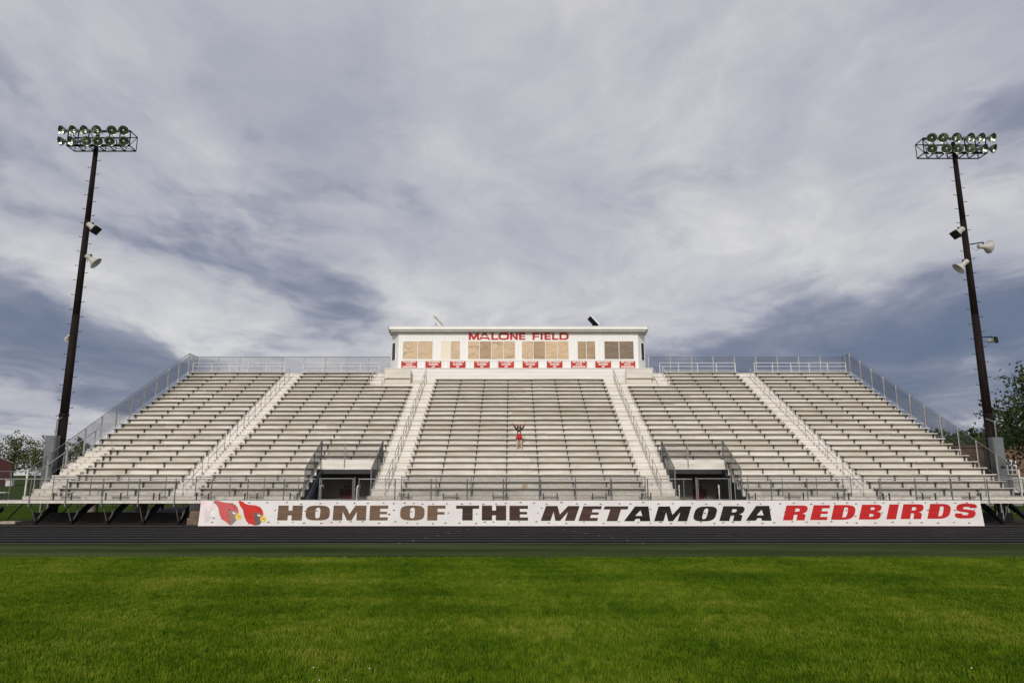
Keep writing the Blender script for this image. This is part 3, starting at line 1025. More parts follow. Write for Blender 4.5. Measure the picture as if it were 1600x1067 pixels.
for xa, xb, n in wins:
    fr = MB()
    t = 0.045
    fr.box(xa, xb, FY - 0.035, FY + 0.03, WZ0, WZ0 + t)
    fr.box(xa, xb, FY - 0.035, FY + 0.03, WZ1 - t, WZ1)
    w = (xb - xa) / n
    for i in range(n + 1):
        cx = xa + w * i
        l, r_ = (cx, cx + t) if i == 0 else ((cx - t, cx) if i == n else (cx - t / 2, cx + t / 2))
        fr.box(l, r_, FY - 0.033, FY + 0.028, WZ0 + t + .001, WZ1 - t - .001)
    wf = fr.build('window', 'trim', pb)
    for i in range(n):
        a, b = xa + w * i + 0.03, xa + w * (i + 1) - 0.03
        off = 0.0 if i % 2 == 0 else 0.018
        MB().box(a, b, FY + 0.004 + off, FY + 0.012 + off, WZ0 + 0.03, WZ1 - 0.03).build('pane', next(pane_kind), wf)
for sgn, (ax, ay), (bx, by) in ((-1, (ox0, 55.45), (x0, FY)), (1, (x1, FY), (ox1, 55.45))):
    d = Vector((bx - ax, by - ay, 0)).normalized()
    nn = Vector((d.y, -d.x, 0))
    c = Vector((ax * .62 + bx * .38, ay * .62 + by * .38, 12.2)) if sgn < 0 else Vector((bx * .62 + ax * .38, by * .62 + ay * .38, 12.2))
    fr = MB()
    for dz in (-0.72, 0.72):
        fr.obox(c + nn * 0.02 + Vector((0, 0, dz)), d, nn, (0, 0, 1), 0.33, 0.022, 0.03)
    for dd in (-0.31, 0.31):
        fr.obox(c + nn * 0.02 + d * dd, d, nn, (0, 0, 1), 0.025, 0.02, 0.69)
    wf = fr.build('window', 'trim', pb)
    MB().obox(c + nn * 0.016, d, nn, (0, 0, 1), 0.29, 0.006, 0.70).build('pane', 'paneE', wf)
# roof slab with overhang, soffit and drip edge
def octo(mb, ex, fy, cy, by, z0, z1, fx):
    pts = [(PX - ex, cy), (PX - fx, fy), (PX + fx, fy), (PX + ex, cy), (PX + ex, by), (PX - ex, by)]
    n = len(pts)
    vs = [(x, y, z0) for x, y in pts] + [(x, y, z1) for x, y in pts]
    fs = [tuple(range(n - 1, -1, -1)), tuple(range(n, 2 * n))] + [(i, (i + 1) % n, n + (i + 1) % n, n + i) for i in range(n)]
    mb.add(vs, fs)


mb = MB()
octo(mb, 10.50, FY - 0.62, FY + 0.8, 58.5, 13.80, 14.02, 10.24)
mb.build('roof', 'trim', pb)
mb = MB()
octo(mb, 10.40, FY - 0.5, FY + 0.85, 58.4, 13.665, 13.797, 10.10)
mb.build('soffit', 'soffit', pb)
mb = MB()
octo(mb, 10.55, FY - 0.67, FY + 0.8, 58.55, 14.022, 14.05, 10.29)
mb.build('drip_edge', 'trim', pb)
# base: horizontal boarded front and two lower end boxes
mb = MB()
for i in range(4):
    z0 = 9.42 + i * 0.312
    mb.box(PX - 10.42, PX + 10.42, 53.86 + (0.006 if i % 2 else 0), 53.92, z0 + 0.004, z0 + 0.308)
mb.box(PX - 10.40, PX + 10.40, 53.925, 54.9, 9.43, 10.66)
mb.build('base_front', 'base', pb)
MB().box(PX - 10.44, PX + 10.44, 53.80, 54.37, 10.672, 10.70).build('base_ledge', 'trim', pb)
for s in (-1, 1):
    cx = PX + s * 9.35 - 0.0
    mb = MB()
    for i in range(2):
        mb.box(cx - 0.97, cx + 0.97, 53.12, 53.16, 9.80 + i * 0.37 + 0.004, 9.80 + i * 0.37 + 0.366)
    mb.box(cx - 0.96, cx + 0.96, 53.165, 53.855, 9.81, 10.53)
    mb.box(cx - 0.95, cx + 0.95, 53.30, 53.84, 9.43, 9.79)
    mb.build('end_box', 'boxpanel', pb)
    MB().tube((cx - s * 1.0, 53.1, 9.4), (cx - s * 1.0, 53.1, 10.62), 0.03, 8).build('corner_post', 'postlight', pb)
    MB().tube((cx + s * 1.02, 53.1, 9.4), (cx + s * 1.02, 53.1, 10.62), 0.03, 8).build('corner_post', 'postlight', pb)

# ------------------------------------------------------------------ lettering
def sup(cx, cy, rx, ry, n=3.2, k=28):
    pts = []
    for i in range(k):
        t = 2 * math.pi * i / k
        c, s = math.cos(t), math.sin(t)
        pts.append((cx + rx * math.copysign(abs(c) ** (2 / n), c), cy + ry * math.copysign(abs(s) ** (2 / n), s)))
    return pts


def glyph(ch, w, t, b):
    """outline and holes in a box w x 1, stem t, bar b"""
    if ch == 'H':
        return [(0, 0), (t, 0), (t, .5 - b / 2), (w - t, .5 - b / 2), (w - t, 0), (w, 0), (w, 1), (w - t, 1), (w - t, .5 + b / 2), (t, .5 + b / 2), (t, 1), (0, 1)], []
    if ch == 'E':
        return [(0, 0), (w, 0), (w, b), (t, b), (t, .5 - b * .4), (w * .95, .5 - b * .4), (w * .95, .5 + b * .4), (t, .5 + b * .4), (t, 1 - b), (w, 1 - b), (w, 1), (0, 1)], []
    if ch == 'F':
        return [(0, 0), (t, 0), (t, .5 - b * .5), (w * .95, .5 - b * .5), (w * .95, .5 + b * .3), (t, .5 + b * .3), (t, 1 - b), (w, 1 - b), (w, 1), (0, 1)], []
    if ch == 'T':
        return [(w / 2 - t / 2, 0), (w / 2 + t / 2, 0), (w / 2 + t / 2, 1 - b), (w, 1 - b), (w, 1), (0, 1), (0, 1 - b), (w / 2 - t / 2, 1 - b)], []
    if ch == 'I':
        return [(0, 0), (w, 0), (w, 1), (0, 1)], []
    if ch == 'L':
        return [(0, 0), (w, 0), (w, b), (t, b), (t, 1), (0, 1)], []
    if ch == 'N':
        return [(0, 0), (t, 0), (t, .62), (w - t, 0), (w, 0), (w, 1), (w - t, 1), (w - t, .38), (t, 1), (0, 1)], []
    if ch == 'M':
        return [(0, 0), (t, 0), (t, .60), (w / 2 - .07 * w, 0), (w / 2 + .07 * w, 0), (w - t, .60), (w - t, 0), (w, 0), (w, 1), (w - t * 1.2, 1), (w / 2, .42), (t * 1.2, 1), (0, 1)], []
    if ch == 'A':
        q = min(t * 0.95, .40 * w)
        c = max(.05 * w, w / 2 - q * .95)
        return [(0, 0), (q, 0), (q + .05 * w, .17), (w - q - .05 * w, .17), (w - q, 0), (w, 0), (w / 2 + q * .68, 1), (w / 2 - q * .68, 1)], [[(w / 2 - c, .36), (w / 2 + c, .36), (w / 2, .74)]]
    if ch == 'O':
        return sup(w / 2, .5, w / 2, .5), [sup(w / 2, .5, w / 2 - t, .5 - b)[::-1]]
    if ch == 'D':
        o = [(0, 0)] + [p for p in sup(w * .45, .5, w * .55, .5, 2.9, 36) if p[0] > w * .45]
        ang = sorted([p for p in o[1:]], key=lambda p: p[1])
        hw = max(.19 * w, w - 2.1 * t)
        hr = sorted([p for p in sup(t + hw * .5, .5, hw * .5, .5 - b, 3.0, 36) if p[0] > t + hw * .55], key=lambda p: p[1])
        return [(0, 0), (w * .45, 0)] + ang[0:] + [(w * .45, 1), (0, 1)], [[(t, b)] + hr + [(t, 1 - b)]]
    if ch in 'RB':
        def bump(y0, y1, xr):
            c, r = (y0 + y1) / 2, (y1 - y0) / 2
            ps = [p for p in sup(xr - .32 * w, c, .32 * w, r, 2.7, 28) if p[0] > xr - .31 * w]
            return sorted(ps, key=lambda p: p[1])
        def hole(y0, y1, xr):
            c, r = (y0 + y1) / 2, (y1 - y0) / 2
            ps = [p for p in sup(xr - .14 * w, c, .14 * w, r, 2.7, 20) if p[0] > xr - .13 * w]
            ps = sorted(ps, key=lambda p: p[1])
            return [(t, y0)] + ps + [(t, y1)]
        if ch == 'B':
            return [(0, 0), (w * .6, 0)] + bump(0, .53, w) + bump(.53, 1, w * .96) + [(w * .6, 1), (0, 1)], [hole(.18, .38, t + .21 * w), hole(.64, .82, t + .20 * w)]
        return [(0, 0), (t, 0), (t, .38), (t + .12 * w, .38), (t + .16 * w, .33), (t + .16 * w, 0), (w * .98, 0), (w * .98, .34), (w * .90, .43), (w * .84, .455)] + bump(.46, 1, w) + [(w * .6, 1), (0, 1)], [hole(.58, .80, t + .21 * w)]
    if ch == 'S':
        q = [(1, .70), (.98, .86), (.88, .96), (.7, 1), (.3, 1), (.1, .95), (.02, .84), (.01, .66), (.08, .52), (.25, .45), (.60, .40), (.65, .36), (.65, .28), (.60, .22), (.40, .22), (.35, .27), (.34, .34), (0, .34), (.01, .17), (.1, .05), (.28, 0), (.72, 0), (.9, .05), (.98, .16), (1, .34), (.93, .5), (.76, .57), (.38, .62), (.34, .66), (.34, .73), (.38, .78), (.60, .78), (.65, .75), (.66, .70)]
        return [(x * w, y) for x, y in q], []


def place_letter(ch, xa, xb, z0, h, t, b, shear, fx, depth, m, parent):
    w = (xb - xa) / h - shear
    o, hs = glyph(ch, w, t, b)
    mb = MB()
    poly_prism(mb, o, hs, depth, lambda u, v, d: fx(xa + (u + shear * v) * h, z0 + v * h, d))
    return mb.build('letter', m, parent)


# MALONE FIELD on the press box
spec = [('M', 527, 583), ('A', 582, 645), ('L', 651, 690), ('O', 690, 748), ('N', 754, 796), ('E', 803, 838), ('F', 877, 913), ('I', 921, 932), ('E', 942, 977), ('L', 984, 1019), ('D', 1024, 1075)]
for ch, a, b in spec:
    xa, xb = (-3.46 + (q - 527) * (4.53 + 3.46) / (1075 - 527) for q in (a, b))
    place_letter(ch, xa, xb, 13.06, 0.54, 0.30 if ch != 'I' else 0.3, 0.20, 0.0, lambda x, z, d: (x, FY - 0.045 + d, z), 0.03, 'letterred', pb)

# ten red placards under the windows
def text_mesh(body, size, x, z, y, bold=0.012, width=None):
    cu = bpy.data.curves.new('lettering', 'FONT')
    cu.body = body
    cu.size = size
    cu.align_x = 'CENTER'
    cu.offset = bold
    cu.resolution_u = 2
    cu.space_character = 1.08
    o = bpy.data.objects.new('tmp', cu)
    me = bpy.data.meshes.new_from_object(o)
    bpy.data.objects.remove(o)
    xs = [v.co.x for v in me.vertices]
    sc = 1.0 if not width else width / max(0.01, max(xs) - min(xs))
    pts = [(x + v.co.x * sc, y, z + v.co.y) for v in me.vertices]
    fs = [tuple(p.vertices) for p in me.polygons]
    bpy.data.meshes.remove(me)
    return pts, fs


plac = [('1975 CLASS 3A', 'STATE', 'CHAMPION'), ('1976 CLASS 3A', 'RUNNER', 'UP'), ('1977 CLASS 3A', 'RUNNER', 'UP'), ('1986 CLASS 3A', 'RUNNER', 'UP'), ('1991 CLASS 3A', 'RUNNER', 'UP'),
        ('2000 CLASS 4A', 'RUNNER', 'UP'), ('2001 CLASS 4A', 'RUNNER', 'UP'), ('2007 CLASS 5A', 'STATE', 'CHAMPION'), ('2008 CLASS 5A', 'RUNNER', 'UP'), ('2009 CLASS 5A', 'STATE', 'CHAMPION')]
pwords = ['leftmost in the row', 'second from the left', 'third from the left', 'fourth from the left', 'fifth from the left', 'fifth from the right', 'fourth from the right', 'third from the right', 'second from the right', 'rightmost in the row']
for i, (tx, wd) in enumerate(zip(plac, pwords)):
    cx = -8.15 + (9.145 + 8.15) * i / 9
    kind = 'STATE CHAMPION' if tx[1] == 'STATE' else 'RUNNER UP'
    sg = thing('sign', 'red %s placard under the press box windows, %s' % (kind, wd), 'sign', (cx, FY - 0.06, 10.76), 'red placards under the press box windows')
    MB().bbox(cx - 0.62, cx + 0.62, FY - 0.085, FY - 0.055, 10.765, 11.325, 0.006).build('board', 'signred', sg)
    mb = MB()
    for body, size, z, w in ((tx[0], 0.12, 11.205, 1.00), (tx[1], 0.185, 11.01, 0.74 if tx[1] == 'RUNNER' else 0.5), (tx[2], 0.175, 10.82, 1.02 if tx[2] == 'CHAMPION' else 0.26)):
        mb.add(*text_mesh(body, size, cx, z, FY - 0.0865, 0.009, w))
    mb.build('lettering', 'letterwhite', sg)

# ------------------------------------------------------------------ long banner
BY, BZ = 35.60, 0.03
bn = thing('banner', 'long white banner reading HOME OF THE METAMORA REDBIRDS along the stand base', 'banner', (0, BY, BZ), rot=(-0.115, 0, 0))
WL[bn.name] = Vector((0, 0, 0))    # children below are written in the banner's own space
BX0, BX1, BH = -15.62, 23.50, 1.215


def ripple(x, z):
    return 0.016 * noise.noise(Vector((x * 0.9, z * 0.7, 1.5))) + 0.008 * noise.noise(Vector((x * 2.4 + z, z * 0.5, 4.5)))


vs, fs = [], []
nx, nz = 160, 5
for sd_ in (0, 1):
    for j in range(nz + 1):
        for i in range(nx + 1):
            xx = BX0 + (BX1 - BX0) * i / nx
            zz_ = BH * j / nz
            vs.append((xx, 0.006 * sd_ + ripple(xx, zz_), zz_ + (0.016 * noise.noise(Vector((xx * .6, 3, 0))) if j == nz else 0)))
q = (nx + 1) * (nz + 1)
for j in range(nz):
    for i in range(nx):
        a = j * (nx + 1) + i
        fs.append((a, a + 1, a + nx + 2, a + nx + 1))
        fs.append((a + q, a + nx + 1 + q, a + nx + 2 + q, a + 1 + q))
MB().add(vs, fs).build('vinyl_sheet', 'banner', bn)
MB().box(BX0, BX1, -0.006, 0.016, -0.025, 0.004).build('hem', 'bpink', bn)
for i in range(10):
    xx = BX0 + 0.3 + (BX1 - BX0 - 0.6) * i / 9
    MB().box(xx - 0.03, xx + 0.03, 0.035, 0.09, 0.0, BH - 0.05).build('support_post', 'galvdull', bn)


def bfx(x, z, d):
    return (x, -0.012 + d + ripple(x, z), z)


LZ, LH = 0.0, 0.72
words = [
    ('HOME', [(-11.704, -10.478), (-10.308, -9.104), (-8.937, -7.285), (-7.112, -6.2)], 0, ['lbrown'] * 4),
    ('OF', [(-5.588, -4.371), (-4.227, -3.331)], 0, ['lbrown'] * 2),
    ('THE', [(-2.799, -1.646), (-1.506, -0.289), (-0.129, 0.8)], 0, ['lbrown2'] * 3),
    ('METAMORA', [(1.434, 3.39), (3.307, 4.514), (4.38, 5.843), (5.577, 7.156), (7.076, 8.991), (8.965, 10.345), (10.323, 11.703), (11.651, 13.204)], 0.375, ['lbrown2'] * 3 + ['lblack'] * 5),
    ('REDBIRDS', [(13.496, 14.863), (14.857, 15.958), (15.891, 17.287), (17.287, 18.609), (18.661, 19.407), (19.368, 20.684), (20.716, 22.061), (22.045, 23.358)], 0.375, ['lred'] * 8),
]
for word, rs, sh, ms in words:
    for ch, (a, b), m in zip(word, rs, ms):
        cxm = (a + b) / 2
        z0 = 0.25 if cxm < 0 else 0.245 - 0.035 * min(1, cxm / 6) if cxm < 10 else 0.21 + 0.14 * (cxm - 10) / 13
        wn = (b - a) / LH - sh
        t = wn * {'H': .42, 'O': .40, 'M': .285, 'E': .56, 'F': .56, 'T': .45, 'A': .40, 'R': .45, 'D': .48, 'B': .45, 'I': 1, 'S': .4}[ch]
        bb = {'H': .33, 'O': .14, 'D': .17}.get(ch, .21)
        place_letter(ch, a, b, z0, LH, t, bb, sh, bfx, 0.003, m, bn)

# three bird heads at the left end (coordinates in units of 1/10.67 photo px)
def bird_pts(pts, dx, dz):
    return [(-16.09 + (x + dx) * 0.003092, 1.535 - (y + dz) * 0.002990) for x, y in pts]


B_RED = [(760, 125), (772, 98), (790, 95), (830, 125), (880, 162), (950, 180), (1040, 185), (1120, 213), (1165, 262), (1185, 320), (1185, 360), (1140, 395), (1150, 440), (1140, 500), (1095, 540), (1055, 538), (1000, 490), (930, 452), (905, 410), (880, 360), (850, 262), (800, 200)]
B_MASK = [(1000, 310), (1060, 298), (1105, 318), (1150, 340), (1172, 352), (1142, 395), (1150, 440), (1168, 456), (1138, 502), (1095, 545), (1062, 543), (1066, 470), (1045, 400), (1046, 335)]
B_BEAK = [(1140, 395), (1160, 368), (1190, 345), (1225, 372), (1246, 420), (1238, 445), (1212, 456), (1165, 452), (1148, 430)]
B_MOUTH = [(1165, 402), (1190, 398), (1232, 408), (1218, 418), (1190, 408)]
B_EYE = sup(1125, 342, 34, 24, 2.0, 16)
B_PUP = sup(1132, 332, 22, 14, 2.0, 12)
B_BROW = [(1085, 318), (1115, 322), (1160, 342), (1150, 352), (1110, 334)]


def bird(dx, dz, mats, label, clip=None):
    def part(name, pts, m, d, par):
        pp = bird_pts(pts, dx, dz)
        pp = [(max(x, BX0 + 0.01), min(max(z, 0.012), BH - 0.01)) for x, z in pp]
        mb = MB()
        poly_prism(mb, pp[::-1], [], 0.0022, lambda u, v, dd: (u, -0.012 - d * 0.0025 + dd + ripple(u, v), v))
        return mb.build(name, m, par)
    root = part('bird_emblem', B_RED, mats[0], 0, bn)
    root['label'] = label
    part('face_mask', B_MASK, mats[1], 1, root)
    part('beak', B_BEAK, mats[2], 2, root)
    part('beak_line', B_MOUTH, mats[1], 3, root)
    part('eye', B_EYE, mats[3], 2, root)
    part('pupil', B_PUP, mats[1], 3, root)
    part('brow', B_BROW, mats[1], 4, root)


bird(0, 0, ('bred', 'bmask', 'byellow', 'bwhite'), 'bright red bird head emblem with yellow beak')
bird(-405, -38, ('bred2', 'bmask2', 'byellow', 'bwhite'), 'faded red bird head emblem')
bird(-812, -85, ('bpink', 'bgrey', 'bwhite', 'bwhite'), 'almost washed out pink bird head emblem')
# half-moon wind slits
mb = MB()
rs = random.Random(5)
for row_z in (0.12, 1.05):
    x = BX0 + 0.7
    while x < BX1 - 0.3:
        z = row_z + rs.uniform(-.05, .05)
        w = rs.uniform(.045, .075)
        mb.add([(x - w, -.026 + ripple(x, z), z), (x + w, -.026 + ripple(x, z), z + .012), (x + w * .4, -.026 + ripple(x, z), z + .05), (x - w * .5, -.026 + ripple(x, z), z + .045)], [(0, 1, 2, 3)])
        x += rs.uniform(.42, 1.0)
for i in range(60):
    x, z = rs.uniform(BX0 + 0.5, BX1 - 0.3), rs.uniform(.3, .92)
    w = rs.uniform(.04, .07)
    mb.add([(x - w, -.026 + ripple(x, z), z), (x + w, -.026 + ripple(x, z), z + .012), (x + w * .4, -.026 + ripple(x, z), z + .05), (x - w * .5, -.026 + ripple(x, z), z + .045)], [(0, 1, 2, 3)])
mb.build('wind_slit', 'slit', bn, kind='stuff')

# ------------------------------------------------------------------ things at the foot of the stand
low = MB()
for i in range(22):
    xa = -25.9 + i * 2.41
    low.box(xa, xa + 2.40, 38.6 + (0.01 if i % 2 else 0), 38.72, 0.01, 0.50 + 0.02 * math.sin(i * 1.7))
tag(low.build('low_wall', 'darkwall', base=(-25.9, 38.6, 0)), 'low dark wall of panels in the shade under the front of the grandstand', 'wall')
for i, (w, h, z, dx, lb) in enumerate(((0.62, 0.36, 0.012, 0.0, 'rough brown block at the bottom of the stack left of the banner'), (0.50, 0.34, 0.372, 0.10, 'rough brown block in the middle of the stack left of the banner'), (0.56, 0.36, 0.712, 0.06, 'dark block on top of the stack left of the banner'))):
    mb = MB().bbox(-16.36 + dx, -16.36 + dx + w, 35.95, 36.45, z, z + h, 0.03)
    tag(mb.build('block', 'block' if i < 2 else 'darkwall', base=(-16.1, 36.2, z)), lb, 'block', 'blocks stacked beside the banner')
mb = MB().bbox(-26.3, -25.5, 36.7, 37.2, 0.012, 0.16, 0.03)
tag(mb.build('stone_slab', 'stone', base=(-25.9, 36.95, 0.012)), 'pale stone slab lying under the left end of the walkway', 'stone')
# cardboard on the first-row guard
mb = MB().obox((0.66, Yk(0) + 0.10, Zk(0) + 0.010), (1, 0.1, 0), (-0.1, 1, 0), (0, 0, 1), 0.17, 0.12, 0.006)
mb.obox((0.70, Yk(0) + 0.16, Zk(0) + 0.10), (1, -0.1, 0.05), (0.1, 0.5, 0.9), (0, -0.9, 0.5), 0.15, 0.09, 0.005)
tag(mb.build('cardboard', 'cardboard', base=(0.66, Yk(0) + 0.1, Zk(0))), 'torn brown cardboard lying on the lowest bench of the centre bank', 'cardboard')

# ------------------------------------------------------------------ light towers
def floodlight(parent, pos, aim, r=0.285):
    pos, aim = Vector(pos), Vector(aim).normalized()
    prof = [(0.0, -0.40), (0.10, -0.40), (0.11, -0.14), (0.08, -0.12), (0.10, -0.06), (r * .62, 0.02), (r * .88, 0.12), (r, 0.24), (r * 1.03, 0.25)]
    body = MB().lathe(prof, pos, aim, 18)
    body.tube(pos - aim * 0.28, pos - aim * 0.28 + Vector((0, 0.26, -0.06)), 0.025, 6)
    fl = body.build('floodlight', 'lamp', parent, smooth=True)
    MB().lathe([(r * 1.03, 0.251), (r * .97, 0.245), (r * .84, 0.125), (r * .58, 0.04), (0.10, -0.02), (0, -0.03)], pos, aim, 18).build('reflector', 'reflector', fl, smooth=True)
    MB().lathe([(0, 0.17), (0.05, 0.15), (0.06, 0.08), (0.035, -0.02)], pos, aim, 10).build('bulb', 'bulb', fl, smooth=True)
    return fl


def light_tower(px, py, top, s, label):
    tw = thing('light_tower', label, 'light tower', (px, py, 0))
    mb = MB()
    prev = 0
    secs = [(0, .27), (6, .24), (12, .20), (18, .165), (top, .13)]
    n = 16
    for (z0, r0), (z1, r1) in zip(secs, secs[1:]):
        mb.tube((px, py, z0), (px, py, z1), r0, n, r1 + 0.008)
    mb.lathe([(0.30, 6.0 - 0.08), (0.265, 6.02)], (px, py, 0), (0, 0, 1), n)
    mb.build('pole', 'pole', tw, smooth=True)
    # pegs
    rp = random.Random(3 if s < 0 else 4)
    z = 3.6
    pegm = None
    i = 0
    while z < top - 0.6:
        rr = .27 - .14 * z / top
        sg = -1 if i % 2 else 1
        loc = (px + sg * (rr - 0.02), py, z)
        if pegm is None:
            o = MB().tube((px + rr - 0.02, py, z), (px + rr + 0.24, py, z + 0.01), 0.016, 6).tube((px + rr + 0.23, py, z), (px + rr + 0.235, py, z + 0.06), 0.016, 6).build('step_peg', 'black', tw, base=loc)
            pegm = o.data
        else:
            o = link('step_peg', pegm, tw, loc)
            if sg < 0:
                o.rotation_euler = (0, 0, math.pi)
        z += 0.46
        i += 1
    # frame: box truss 0.75 m deep behind the lamps
    zt, zb = top + 0.96, top + 0.0
    fc = px + (0.34 if s < 0 else -0.17)
    xa, xb = fc - 1.97, fc + 1.97
    yf, yr = py - 0.38, py + 0.42
    fr = MB()
    def bar(p, q, w=0.055):
        fr.beam(p, q, w, w)
    for y, w in ((yf, 0.11), (yr, 0.06)):
        bar((xa, y, zb), (xb, y, zb), w)
        bar((xa, y, zt if y == yf else zt - 0.02), (xb, y, zt if y == yf else zt - 0.02), w if y == yf else 0.045)
    nn = 6
    for i in range(nn + 1):
        x = xa + (xb - xa) * i / nn
        bar((x, yf, zb + .02), (x, yf, zt), 0.05)
        bar((x, yf, zb), (x, yr, zb), 0.05)
        bar((x, yr, zb), (x, yr, zt - .02), 0.035)
        if i < nn:
            x2 = xa + (xb - xa) * (i + 1) / nn
            bar((x, yf, zt), (x2, yf, zb), 0.03) if i % 2 == 0 else None
            bar((x, yf, zb), (x2, yr, zb), 0.025)
    for x in (xa, xb):
        bar((x, yf, zt), (x, yr, zt - .02), 0.045)
        bar((x, yf, zb), (x, yr, zt - .02), 0.03)
    fr.beam((xa, yf - 0.04, (zt + zb) / 2), (xb, yf - 0.04, (zt + zb) / 2), 0.04, 0.06)
    fr.build('lamp_frame', 'black', tw)
    MB().tube((px, py, top - .05), (px, py, top + .9), 0.12, 12).build('pole_cap', 'black', tw)
    mb = MB()
    for k_ in range(4):
        mb.tube((px - 0.6 + 0.4 * k_, py - .2, zb), (px, py, zt - 0.1), 0.02, 5)
    mb.build('conduit', 'black', tw)
    # lamps: outer side aims outwards, inner side towards the camera end of the field
    if s < 0:
        up_x = [-28.00, -27.32, -26.62, -25.9, -25.04, -24.33]
        lo_x = [-27.98, -27.34, -26.52, -25.84, -25.12, -24.24]
    else:
        up_x = [29.82, 29.14, 28.48, 27.66, 26.92, 26.23]
        lo_x = [29.80, 29.22, 28.47, 27.76, 27.06, 26.18]
    up_a = [-28, -18, -14, 6, 26, 31]
    lo_a = [-40, -30, 20, 26, 30, 33]
    for xs, as_, z in ((up_x, up_a, top + 0.80), (lo_x, lo_a, top + 0.08)):
        for x, a in zip(xs, as_):
            xx, aa = x, (a if s < 0 else -a)
            d = Vector((math.sin(R(aa)), -math.cos(R(aa)), -0.40))
            floodlight(tw, (xx, yf - 0.42, z), d)
    return tw


PLX, PRX, PY = -26.42, 28.06, 41.0
light_tower(PLX, PY, 22.85, -1, 'tall dark floodlight pole at the left end of the grandstand')
light_tower(PRX, PY, 22.35, 1, 'tall dark floodlight pole at the right end of the grandstand')


def horn(pos, aim, size, label, anchor, boxfront=False):
    pos, aim = Vector(pos), Vector(aim).normalized()
    sp = thing('loudspeaker', label, 'loudspeaker', pos, 'loudspeakers on the light towers')
    s = size
    if boxfront:
        MB().lathe([(0, -.55 * s), (.20 * s, -.53 * s), (.24 * s, -.40 * s), (.22 * s, -.2 * s), (.26 * s, 0), (.38 * s, .22 * s), (.40 * s, .30 * s), (0, .30 * s)], pos, aim, 16).build('horn_body', 'horn', sp, smooth=True)
        side = aim.cross(Vector((0, 0, 1))).normalized()
        u = side.cross(aim)
        MB().obox(pos + aim * .37 * s, aim, side, u, .06 * s, .46 * s, .36 * s).build('grille', 'black', sp)
    else:
        MB().lathe([(0, -.55 * s), (.19 * s, -.53 * s), (.23 * s, -.40 * s), (.20 * s, -.12 * s), (.24 * s, .10 * s), (.36 * s, .30 * s), (.57 * s, .54 * s)], pos, aim, 18).lathe([(.57 * s, .54 * s), (.60 * s, .545 * s), (.60 * s, .565 * s), (.56 * s, .565 * s)], pos, aim, 18).build('horn_body', 'horn', sp, smooth=False)
        MB().lathe([(.56 * s, .555 * s), (.54 * s, .53 * s), (.33 * s, .30 * s), (.22 * s, .10 * s), (.10 * s, .05 * s), (0, .05 * s)], pos, aim, 18).build('horn_mouth', 'horn', sp, smooth=True)
    a = Vector(anchor)
    top = pos + Vector((0, 0, .42 * s))
    MB().beam(a, top, 0.06, 0.06).beam(top, pos + Vector((0, 0, .1 * s)), 0.06, 0.05).build('bracket', 'black', sp)
    MB().path([a + Vector((0, -.05, -.15)), (a + pos) / 2 + Vector((0, 0, -.5 * s)), pos - aim * .5 * s], 0.010, 5).build('cable', 'black', sp)
    return sp


horn((-25.85, PY - .3, 17.45), (0.76, 0.02, -0.62), 0.72, 'white loudspeaker with black square front, upper one on the left pole', (PLX + .15, PY, 17.72), True)
horn((-25.72, PY - .3, 15.42), (0.62, 0.18, -0.52), 0.68, 'open white horn loudspeaker below the square one on the left pole', (PLX + .15, PY, 15.80))
horn((-26.74, PY + .1, 10.65), (-0.4, 0.7, -0.35), 0.40, 'small white horn peeping out behind the left pole', (PLX - .1, PY, 11.0))
horn((27.50, PY - .3, 17.16), (-0.76, 0.02, -0.60), 0.72, 'white loudspeaker with black square front, upper one on the right pole', (PRX - .15, PY, 17.45), True)
horn((28.92, PY - .3, 16.22), (0.95, 0.12, -0.02), 0.68, 'white horn loudspeaker pointing right from the right pole', (PRX + .15, PY, 16.45))
horn((27.52, PY - .3, 15.08), (-0.66, 0.15, -0.60), 0.68, 'white horn loudspeaker pointing down left from the right pole', (PRX - .1, PY, 15.5))
horn((28.86, PY - .1, 10.42), (0.55, -0.75, 0.05), 0.50, 'small white loudspeaker on a long arm low on the right pole', (PRX + .15, PY, 10.62), True)

for x, z1, lb in ((-26.55, 4.72, 'grey electrical cabinet on the left light pole'), (27.95, 4.62, 'grey electrical cabinet on the right light pole')):
    cb = thing('electrical_cabinet', lb, 'electrical box', (x, 40.5, 0), 'electrical cabinets on the light poles')
    MB().bbox(x - .31, x + .31, 40.25, 40.68, 1.0, z1, .02).build('cabinet_body', 'cabinet', cb)
    MB().bbox(x - .27, x + .27, 40.215, 40.248, z1 - 1.55, z1 - .1, .01).build('cabinet_door', 'cabinet', cb)
    MB().bbox(x - .05, x + .18, 40.19, 40.214, z1 - 1.75, z1 - 1.63, .005).build('warning_plate', 'black', cb)
    MB().bbox(x - .27, x + .27, 40.215, 40.248, 1.1, z1 - 1.8, .01).build('cabinet_door', 'cabinet', cb)
    for xx in (x - .2, x + .2):
        MB().box(xx - .04, xx + .04, 40.4, 40.5, 0.0, 1.0).build('leg', 'galvdull', cb)
    MB().path([Vector(p) for p in ((x + .1, 40.5, z1), (x + .1, 40.5, z1 + .9), (x + .18 * (1 if x < 0 else -1), 40.8, z1 + 1.1))], .03, 6).build('conduit', 'galvdull', cb)

